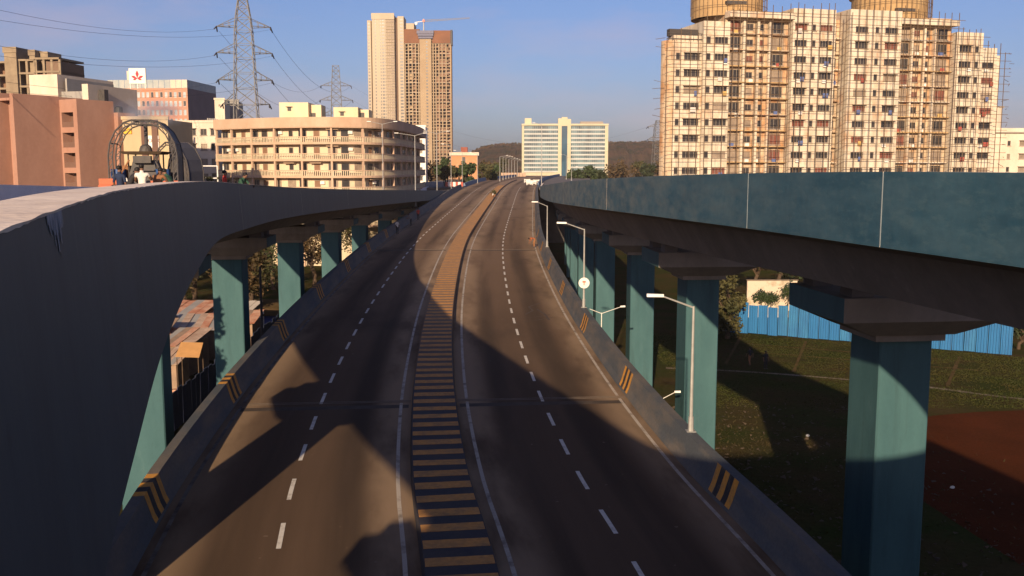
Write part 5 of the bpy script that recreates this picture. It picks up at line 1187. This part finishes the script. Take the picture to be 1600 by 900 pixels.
POSE = {
    'stand': {},
    'reach': dict(eL=(-.24, -.18, 1.2), wL=(-.18, -.42, 1.22), hL=(-.17, -.51, 1.23), eR=(.25, -.15, 1.16), wR=(.2, -.36, 1.12), hR=(.19, -.45, 1.12)),
    'lean': dict(bel=(0, -.05, 1.07), chest=(0, -.16, 1.22), neck=(0, -.26, 1.39), head=(0, -.33, 1.48), top=(0, -.35, 1.57), nose=(0, -.43, 1.46), sL=(-.18, -.2, 1.33), sR=(.18, -.2, 1.33), eL=(-.24, -.34, 1.12), eR=(.24, -.34, 1.12), wL=(-.18, -.52, 1.04), wR=(.18, -.52, 1.04), hL=(-.16, -.6, 1.03), hR=(.16, -.6, 1.03)),
    'walk': dict(kL=(-.10, -.16, .52), aL=(-.10, -.14, .09), tL=(-.11, -.32, .05), kR=(.10, .02, .5), aR=(.10, .26, .13), tR=(.11, .10, .045), eL=(-.25, .1, 1.14), wL=(-.25, .12, .9), hL=(-.25, .11, .82), eR=(.25, -.08, 1.14), wR=(.24, -.2, .93), hR=(.24, -.25, .86)),
    'sit': dict(pel=(0, 0, .14), bel=(0, -.02, .27), chest=(0, -.04, .46), neck=(0, -.06, .66), head=(0, -.09, .77), top=(0, -.08, .86), nose=(0, -.195, .76), sL=(-.18, -.04, .58), sR=(.18, -.04, .58), eL=(-.25, -.12, .36), eR=(.25, -.12, .36), wL=(-.16, -.33, .40), wR=(.16, -.33, .40), hL=(-.13, -.41, .42), hR=(.13, -.41, .42), iL=(-.09, -.02, .13), iR=(.09, -.02, .13), kL=(-.13, -.42, .40), kR=(.13, -.42, .40), aL=(-.12, -.46, .06), aR=(.12, -.46, .06), tL=(-.13, -.62, .04), tR=(.13, -.62, .04)),
    'bend': dict(pel=(0, .12, .88), bel=(0, 0, .98), chest=(0, -.24, 1.02), neck=(0, -.43, 1.03), head=(0, -.54, .98), top=(0, -.62, 1.0), nose=(0, -.58, .86), sL=(-.18, -.35, 1.0), sR=(.18, -.35, 1.0), eL=(-.2, -.4, .74), eR=(.2, -.4, .74), wL=(-.14, -.5, .52), wR=(.14, -.5, .52), hL=(-.13, -.53, .43), hR=(.13, -.53, .43), iL=(-.09, .11, .84), iR=(.09, .11, .84), kL=(-.11, 0, .47), kR=(.11, 0, .47), aL=(-.12, .05, .09), aR=(.12, .05, .09), tL=(-.13, -.13, .045), tR=(.13, -.13, .045)),
}
def person(label, loc, rz, pose, shirt, pants, sleeves=True, group=None, hat=None):
    J = dict(J0); J.update(POSE[pose]); t = thing('person', label, 'person', loc, rz, group)
    bm = bmesh.new(); lay = bm.verts.layers.skin.verify(); V = {}
    rad = dict(RAD); bones = list(BONES)
    for sd, sg_ in (('L', -1), ('R', 1)):
        h = Vector(J['h' + sd]); w = Vector(J['w' + sd]); d = (h - w).normalized(); side = d.cross(Vector((0, 1, .3))).normalized()
        for k, ln in enumerate((.066, .078, .074, .058)):
            n = 'f%s%d' % (sd, k); J[n] = tuple(h + d * ln + side * (.016 * (k - 1.5) * 1.5)); rad[n] = .009; bones.append(('h' + sd, n, 'k'))
        n = 'th' + sd; J[n] = tuple(w + d * .05 + Vector((0, -.045, .0)) + side * .02); rad[n] = .01; bones.append(('w' + sd, n, 'k'))
    for k, p in J.items():
        v = bm.verts.new(p); V[k] = v; r = rad[k]; v[lay].radius = (r, r * (.8 if k in ('pel', 'bel', 'chest') else 1)); v[lay].use_root = (k == 'pel')
    for a, b, _m in bones: bm.edges.new((V[a], V[b]))
    me = bpy.data.meshes.new('body_tmp'); bm.to_mesh(me); bm.free()
    o = bpy.data.objects.new('body_tmp', me); C.objects.link(o); md = o.modifiers.new('s', 'SKIN'); md.use_smooth_shade = True; sb = o.modifiers.new('d', 'SUBSURF'); sb.levels = 1; sb.render_levels = 1
    bpy.context.view_layer.update(); dg = bpy.context.evaluated_depsgraph_get(); nm = bpy.data.meshes.new_from_object(o.evaluated_get(dg)); bpy.data.objects.remove(o)
    mats = [SKIN, shirt, pants, M_dark]; nm.materials.clear()
    for m in mats: nm.materials.append(m)
    idx = {'k': 0, 's': 1, 'p': 2, 'f': 3}
    for f in nm.polygons:
        c = f.center; best = 9; bi = 'k'
        for a, b, m in bones:
            A = Vector(J[a]); B = Vector(J[b]); ab = B - A; tt = max(0, min(1, (c - A).dot(ab) / ab.length_squared)); dd = (A + ab * tt - c).length - (rad[a] * (1 - tt) + rad[b] * tt)
            if dd < best: best = dd; bi = m if not (m == 's' and not sleeves and a in ('sL', 'sR') and tt > .45) else 'k'
        f.material_index = idx[bi]; f.use_smooth = True
    nm.name = 'body'; link('body', nm, t)
    hd = Vector(J['head']); tp_ = Vector(J['top']); up = (tp_ - hd).normalized()
    hb_ = MB(); hb_.ell(hd + up * .055 + Vector((0, .022, 0)), .088, .098, .082, 10, 6); hb_.build('hair', hat or HAIR, t, smooth=True)
    return t
def deckz_l(Y): d, z = dir_at(Lst, Y); return z - 1.1
wc_ = cloth('white', (.72, .66, .58)); rc_ = cloth('red', (.50, .05, .035)); gc_ = cloth('green', (.03, .08, .05)); br = cloth('brown', (.26, .12, .055)); dk = cloth('dark', (.03, .028, .03)); bl = cloth('blue', (.02, .03, .065)); orr = cloth('orange', (.33, .10, .04)); gy = cloth('grey', (.22, .21, .2))
def on_left(px, Y): return (at(px, 280, Y).x, Y, deckz_l(Y))
person('worker in a white vest standing with his back to the parapet before the truck', on_left(222, 31.5), R(185), 'reach', wc_, dk, False, 'workers on the left ramp')
person('worker in dark clothes leaning beside the truck, left of the white vest', on_left(199, 31.8), R(120), 'lean', dk, dk, True, 'workers on the left ramp')
person('worker in a brown shirt right of the white-vested one', on_left(243, 32.2), R(170), 'lean', br, br, False, 'workers on the left ramp')
person('worker in dark green leaning at the right end of the truck', on_left(270, 33.5), R(-100), 'lean', gc_, dk, True, 'workers on the left ramp')
person('worker in a dark blue shirt at the left rear of the truck', on_left(187, 33.6), R(160), 'stand', bl, dk, True, 'workers on the left ramp')
person('person in a red shirt beside the left ramp parapet, apart from the truck', on_left(351, 40), R(100), 'stand', rc_, dk, True, 'workers on the left ramp')
person('person in green bending over next to the one in red', on_left(373, 40.5), R(70), 'lean', gc_, dk, True, 'workers on the left ramp')
def on_road(Y, u, dz=0.): p = rp(Y, u, dz); return (p.x, p.y, p.z)
person('person in a dark red shirt by the left barrier under the ramp end', on_road(136, -8.0), R(30), 'stand', rc_, dk, True, 'people on the lower road')
person('person in grey by the left barrier, next to the one in red', on_road(127, -7.9), R(-60), 'lean', gy, dk, True, 'people on the lower road')
person('person in a pale shirt at the left barrier, nearest of the three there', on_road(116, -8.2), R(40), 'stand', wc_, dk, True, 'people on the lower road')
person('person in a pale top sitting on the median far up the road', on_road(186, .45, .33), R(60), 'sit', wc_, br, True, 'people on the lower road')
person('person in orange bending over on the right edge line of the road', on_road(101.5, 8.05), R(-70), 'bend', orr, br, True, 'people on the lower road')
person('dark figure standing on the shaded grass between the right piers', (22.8, 84.8, 0), R(20), 'stand', dk, dk, True, 'people on the grass')
person('second dark figure, left of the other one on the shaded grass', (21.8, 86.5, 0), R(200), 'walk', dk, br, True, 'people on the grass')
# small shrub on the median
t = thing('shrub', 'small dark shrub growing on the median far up the road', 'plant', on_road(196, .25, .32)); lm = MB(); rnd = random.Random(4)
for _ in range(260):
    p = Vector((rnd.gauss(0, .25), rnd.gauss(0, .6), abs(rnd.gauss(.35, .25)))); a = Vector((rnd.gauss(0, 1), rnd.gauss(0, 1), rnd.gauss(0, 1))).normalized(); b = a.orthogonal(); s = rnd.uniform(.05, .14); lm.face([p + a * s, p + b * s * .6, p - a * s, p - b * s * .6])
lm.build('foliage', LEAF[0], t); MB().tube((0, 0, 0), (0, 0, .5), .03, .02, 5).build('stem', BARK, t)

# ------------------------------------------------------------------ the hooped work truck on the left ramp
dv, zz_ = dir_at(Lst, 35); Yk = 35.3
M_hoop = mat('hoop_steel', (.05, .047, .05), .6, scale=2, col2=(.09, .075, .065), metal=.1); M_ored = mat('orange_red_paint', (.52, .12, .05), .6, scale=3)
tr = thing('work_truck', 'work truck under tall arched lattice hoops on the left ramp', 'truck', (at(224, 262, Yk).x, Yk, deckz_l(35)), math.atan2(dv.y, dv.x) - math.pi / 2)
AR = [(-1.2, .75), (-1.2, 2.1), (-1.13, 2.55), (-.92, 2.98), (-.62, 3.28), (-.35, 3.38), (.35, 3.38), (.62, 3.28), (.92, 2.98), (1.13, 2.55), (1.2, 2.1), (1.2, .75)]
def hoop(par, pts, y, off=.15, r=.026, m=M_hoop):
    cx, cz = 0, pts[0][1] + .6
    inn = []
    for x, z in pts:
        d = Vector((x, 0, max(0, z - 1.9))).normalized() if z > 2.0 else Vector((1 if x > 0 else -1, 0, 0)); inn.append((x - d.x * off, z - d.z * off))
    mb = MB()
    mb.path([(x, y, z) for x, z in pts], r * 1.25); mb.path([(x, y, z) for x, z in inn], r)
    for k in range(len(pts)):
        mb.tube((pts[k][0], y, pts[k][1]), (inn[k][0], y, inn[k][1]), r * .8, n=4)
        if k + 1 < len(pts):
            A = Vector((pts[k][0], y, pts[k][1])); B = Vector((pts[k + 1][0], y, pts[k + 1][1])); a = Vector((inn[k][0], y, inn[k][1])); b = Vector((inn[k + 1][0], y, inn[k + 1][1])); n = max(1, int((B - A).length / .22))
            for i in range(n): mb.tube(A.lerp(B, i / n), a.lerp(b, (i + 1) / n), r * .6, n=4)
    return mb.build('hoop', m, par)
for y in (0, 1.1): hoop(tr, AR, y)
for k in (2, 4, 5, 6, 7, 9): MB().tube((AR[k][0], 0, AR[k][1]), (AR[k][0], 1.1, AR[k][1]), .025, n=5).build('purlin', M_hoop, tr)
mb = MB()
for k in range(7, 11):
    a, b = AR[k], AR[k + 1]
    for y0 in (.05, .57): mb.hexa([(a[0] - .02, y0, a[1] - .02), (b[0] - .02, y0, b[1] - .02), (b[0] - .02, y0 + .49, b[1] - .02), (a[0] - .02, y0 + .49, a[1] - .02), (a[0], y0, a[1]), (b[0], y0, b[1]), (b[0], y0 + .49, b[1]), (a[0], y0 + .49, a[1])])
mb.build('cover_sheet', M_dark, tr, weld=True)
MB().box(-.75, -.3, .55, .75, 4.2, .8).build('chassis', M_dark, tr)
for sx in (-1, 1):
    for y in (.4, 3.3):
        w_ = MB().tube((sx * .62, y, .45), (sx * .92, y, .45), .45, .45, 18).build('wheel', M_blk, tr); MB().tube((sx * .9, y, .45), (sx * .935, y, .45), .22, .2, 12).build('hub', M_steel, w_)
MB().box(-1.48, -.35, 1.06, -.78, -.1, 1.28).box(-1.5, -.37, .96, -1.05, -.08, 1.05).build('side_beam', M_ored, tr); MB().box(.3, -.35, .98, 1.25, -.15, 1.2).build('side_beam', M_ored, tr); MB().box(-1.4, -.4, .72, -.5, .2, .96).build('tool_box', br, tr)
mch = MB(); mch.box(-.52, .1, .8, .42, 1.5, 1.5); mch.frustum(-.05, .8, .47, .6, 1.5, .36, .5, 1.95); mch.box(-.46, .05, 1.56, .36, .09, 1.62, 1); mch.box(-.36, .04, 1.84, .26, .3, 2.1)
bo = mch.build('boiler', [M_dark, M_hoop], tr)
MB().frustum(-.05, .8, .62, .8, 2.16, .78, .95, 2.26).build('canopy', mat('canopy_brown', (.16, .11, .07), .8), tr)
for x in (-.55, .45):
    for y in (.2, 1.4): MB().tube((x, y, 1.2), (x, y, 2.17), .03, n=5).build('canopy_post', M_dark, tr)
MB().tube((-.05, .8, 2.26), (-.05, .8, 2.38), .24, .22, 14).ell((-.05, .8, 2.38), .22, .22, .16).build('dome', M_dark, tr)
MB().box(-.9, .5, .98, -.6, 1.3, 1.75).build('side_locker', br, tr); MB().box(.5, .7, .98, .95, 1.4, 1.5).build('side_locker', M_dark, tr); MB().tube((-.5, .1, 1.95), (-.95, .0, 1.2), .035, n=6).build('pipe', br, tr); MB().tube((.42, .1, 1.9), (.8, -.05, 1.15), .035, n=6).build('pipe', M_hoop, tr)
MB().tube((-.08, 1.1, 2.3), (-.08, 1.1, 3.3), .07, .07, 8).build('chimney', M_hoop, tr)
for x, y in ((-.95, .35), (.62, .3)): MB().tube((x, y, .98), (x, y, 1.62), .27, .27, 14).build('drum', mat('drum_blue', (.035, .09, .24), .5), tr)
MB().tube((-.55, -.3, 1.3), (-.15, -.45, .3), .03, n=5).build('hose', M_white2, tr)
# second covered frame behind the truck
Y2 = 42; hp = [(-.95, .2), (-.95, 1.7), (-.85, 2.2), (-.55, 2.7), (-.2, 2.95), (.2, 2.95), (.55, 2.7), (.85, 2.2), (.95, 1.7), (.95, .2)]
fr = thing('arched_frame', 'dark covered arched frame standing behind the right side of the hooped truck', 'frame', (at(266, 262, Y2).x, Y2, deckz_l(Y2)), math.atan2(dv.y, dv.x) - math.pi / 2 - .5)
for y in (0, 1.0): hoop(fr, hp, y, .12)
mb = MB()
for k in range(4, 9):
    a, b = hp[k], hp[k + 1]; mb.hexa([(a[0] - .03, .02, a[1] - .03), (b[0] - .03, .02, b[1]), (b[0] - .03, .98, b[1]), (a[0] - .03, .98, a[1] - .03), (a[0], .02, a[1]), (b[0], .02, b[1]), (b[0], .98, b[1]), (a[0], .98, a[1])])
mb.build('cover_sheet', mat('grey_tarpaulin', (.07, .07, .085), .8, scale=2), fr, weld=True); MB().box(-.9, 1.02, .2, .3, 1.06, 2.2).build('back_sheet', M_dark, fr)
# small scaffold trolley right of it
t = thing('scaffold_trolley', 'small white tubular trolley between the arched frame and the person in red', 'trolley', (at(316, 262, 48).x, 48, deckz_l(48)))
for x in (-.75, .75):
    for y in (0, 1): MB().tube((x, y, 0), (x, y, 2.1), .035, n=6).build('post', M_white2, t)
for z in (1.5, 2.1): MB().tube((-.75, 0, z), (.75, 0, z), .03, n=6).build('rail', M_white2, t)
MB().box(-.7, .1, .9, .7, .95, 1.35).build('load', M_dark, t); MB().box(-.55, -.03, 1.1, -.2, -.01, 1.4).build('plate', M_white2, t)
c = at(308, 281, 46); t = thing('shrub', 'dry green shrub seen over the left parapet, left of the person in red', 'plant', (c.x, 46, deckz_l(46))); lm = MB(); rnd = random.Random(9)
for _ in range(700):
    p = Vector((rnd.gauss(0, .5), rnd.gauss(0, .4), rnd.uniform(.2, 1.55))); a = Vector((rnd.gauss(0, 1), rnd.gauss(0, 1), rnd.gauss(0, 1))).normalized(); b = a.orthogonal(); s = rnd.uniform(.04, .12); lm.face([p + a * s, p + b * s * .6, p - a * s, p - b * s * .6])
lm.build('foliage', LEAF[0], t); MB().tube((0, 0, 0), (0, 0, .9), .03, .02, 5).build('stem', BARK, t)
# drifting smoke over the hoops
sm = MB().ell((0, 0, 0), 1.5, 1.3, .62, 20, 12).build('smoke', [], None, smooth=True, kind='stuff'); sm.location = (at(236, 176, 36.5).x, 36.5, at(236, 176, 36.5).z); sm['label'] = 'thin bluish smoke drifting over the hooped truck'
ms = bpy.data.materials.new('smoke_volume'); ms.use_nodes = True; n = ms.node_tree.nodes; l = ms.node_tree.links; n.clear()
ou = n.new('ShaderNodeOutputMaterial'); pv = n.new('ShaderNodeVolumePrincipled'); pv.inputs['Color'].default_value = (.62, .66, .78, 1)
tcx = n.new('ShaderNodeTexCoord'); nn = n.new('ShaderNodeTexNoise'); nn.inputs['Scale'].default_value = 1.6; nn.inputs['Detail'].default_value = 3
ln = n.new('ShaderNodeVectorMath'); ln.operation = 'LENGTH'; mpp = n.new('ShaderNodeMapping'); mpp.inputs['Scale'].default_value = (1 / 1.5, 1 / 1.3, 1 / .62)
mr = n.new('ShaderNodeMapRange'); mr.inputs[1].default_value = 1.0; mr.inputs[2].default_value = .2; mr.inputs[3].default_value = 0; mr.inputs[4].default_value = 1
nr = n.new('ShaderNodeMapRange'); nr.inputs[1].default_value = .42; nr.inputs[2].default_value = .68; nr.inputs[3].default_value = 0; nr.inputs[4].default_value = 2.2
mu = n.new('ShaderNodeMath'); mu.operation = 'MULTIPLY'
l.new(tcx.outputs['Object'], mpp.inputs[0]); l.new(mpp.outputs[0], ln.inputs[0]); l.new(ln.outputs['Value'], mr.inputs[0]); l.new(tcx.outputs['Object'], nn.inputs[0]); l.new(nn.outputs[0], nr.inputs[0])
l.new(mr.outputs[0], mu.inputs[0]); l.new(nr.outputs[0], mu.inputs[1]); l.new(mu.outputs[0], pv.inputs['Density']); l.new(pv.outputs[0], ou.inputs['Volume'])
sm.data.materials.clear(); sm.data.materials.append(ms)

# ------------------------------------------------------------------ far end of the road
for side, nm in ((-1, 'pale blue barrier along the left edge of the far road'), (1, 'pale barrier along the right edge of the far road')):
    sec = [(side * 8.6, .0), (side * 8.8, .95), (side * 9.1, .95), (side * 9.2, -.06)]
    b = sweep(MB(), seg(233, 470), sec, 0).build('crash_barrier', mat('far_barrier_blue', (.16, .22, .30), .8, scale=.4)); tag(b, nm, 'barrier')
for k, (Y, u_) in enumerate(((247, 6.6), (251, 7.4), (256, 6.2), (262, 7.9), (268, 5.2))):
    p = rp(Y, u_); t = thing('road_barricade', ('nearest', 'second', 'third', 'fourth', 'farthest')[k] + ' of the white barricades on the right of the far road', 'barricade', p, random.uniform(-.6, .6), 'white road barricades')
    MB().box(-.9, -.06, .62, .9, .06, .95).build('board', M_white2, t); MB().box(-.9, -.05, .25, .9, .05, .42).build('lower_board', M_white2, t)
    for x in (-.75, .75): MB().frustum(x, 0, .07, .35, 0, .05, .05, 1.05).build('leg', M_white2, t)
p = rp(230, -11.0); t = thing('road_barricade', 'red and white striped barricade closing the lane at the left of the far road', 'barricade', p, .05)
for k in range(7): MB().box(-2.1 + .6 * k, -.08, .3, -1.5 + .6 * k, .08, 1.35).build('painted_block', M_white2 if k % 2 else mat('barricade_red', (.45, .10, .07), .7), t)
for x in (-1.8, 1.8): MB().box(x - .1, -.3, 0, x + .1, .3, .3).build('foot', M_conc, t)
a = at(783, 272, 430); b = at(822, 272, 430)
t = thing('boundary_wall', 'long low orange wall beyond the far lamp row', 'wall', (a.x, 430, 0)); L = b.x - a.x; n = 8
for k in range(n): MB().box(L * k / n, 0, 0, L * (k + 1) / n - .15, .4, a.z + .6).build('panel', M_peach, t)
# traffic of haze: the dusty winter air
hz = MB().box(-2850, -160, -1, 2850, 2650, 200).build('haze', [], None, kind='stuff'); hz['label'] = 'thin dusty haze in the air'
mh = bpy.data.materials.new('haze_volume'); mh.use_nodes = True; n = mh.node_tree.nodes; n.clear(); ou = n.new('ShaderNodeOutputMaterial'); pv = n.new('ShaderNodeVolumePrincipled')
pv.inputs['Color'].default_value = (.86, .80, .82, 1); pv.inputs['Density'].default_value = .0001; mh.node_tree.links.new(pv.outputs[0], ou.inputs['Volume'])
hz.data.materials.clear(); hz.data.materials.append(mh)
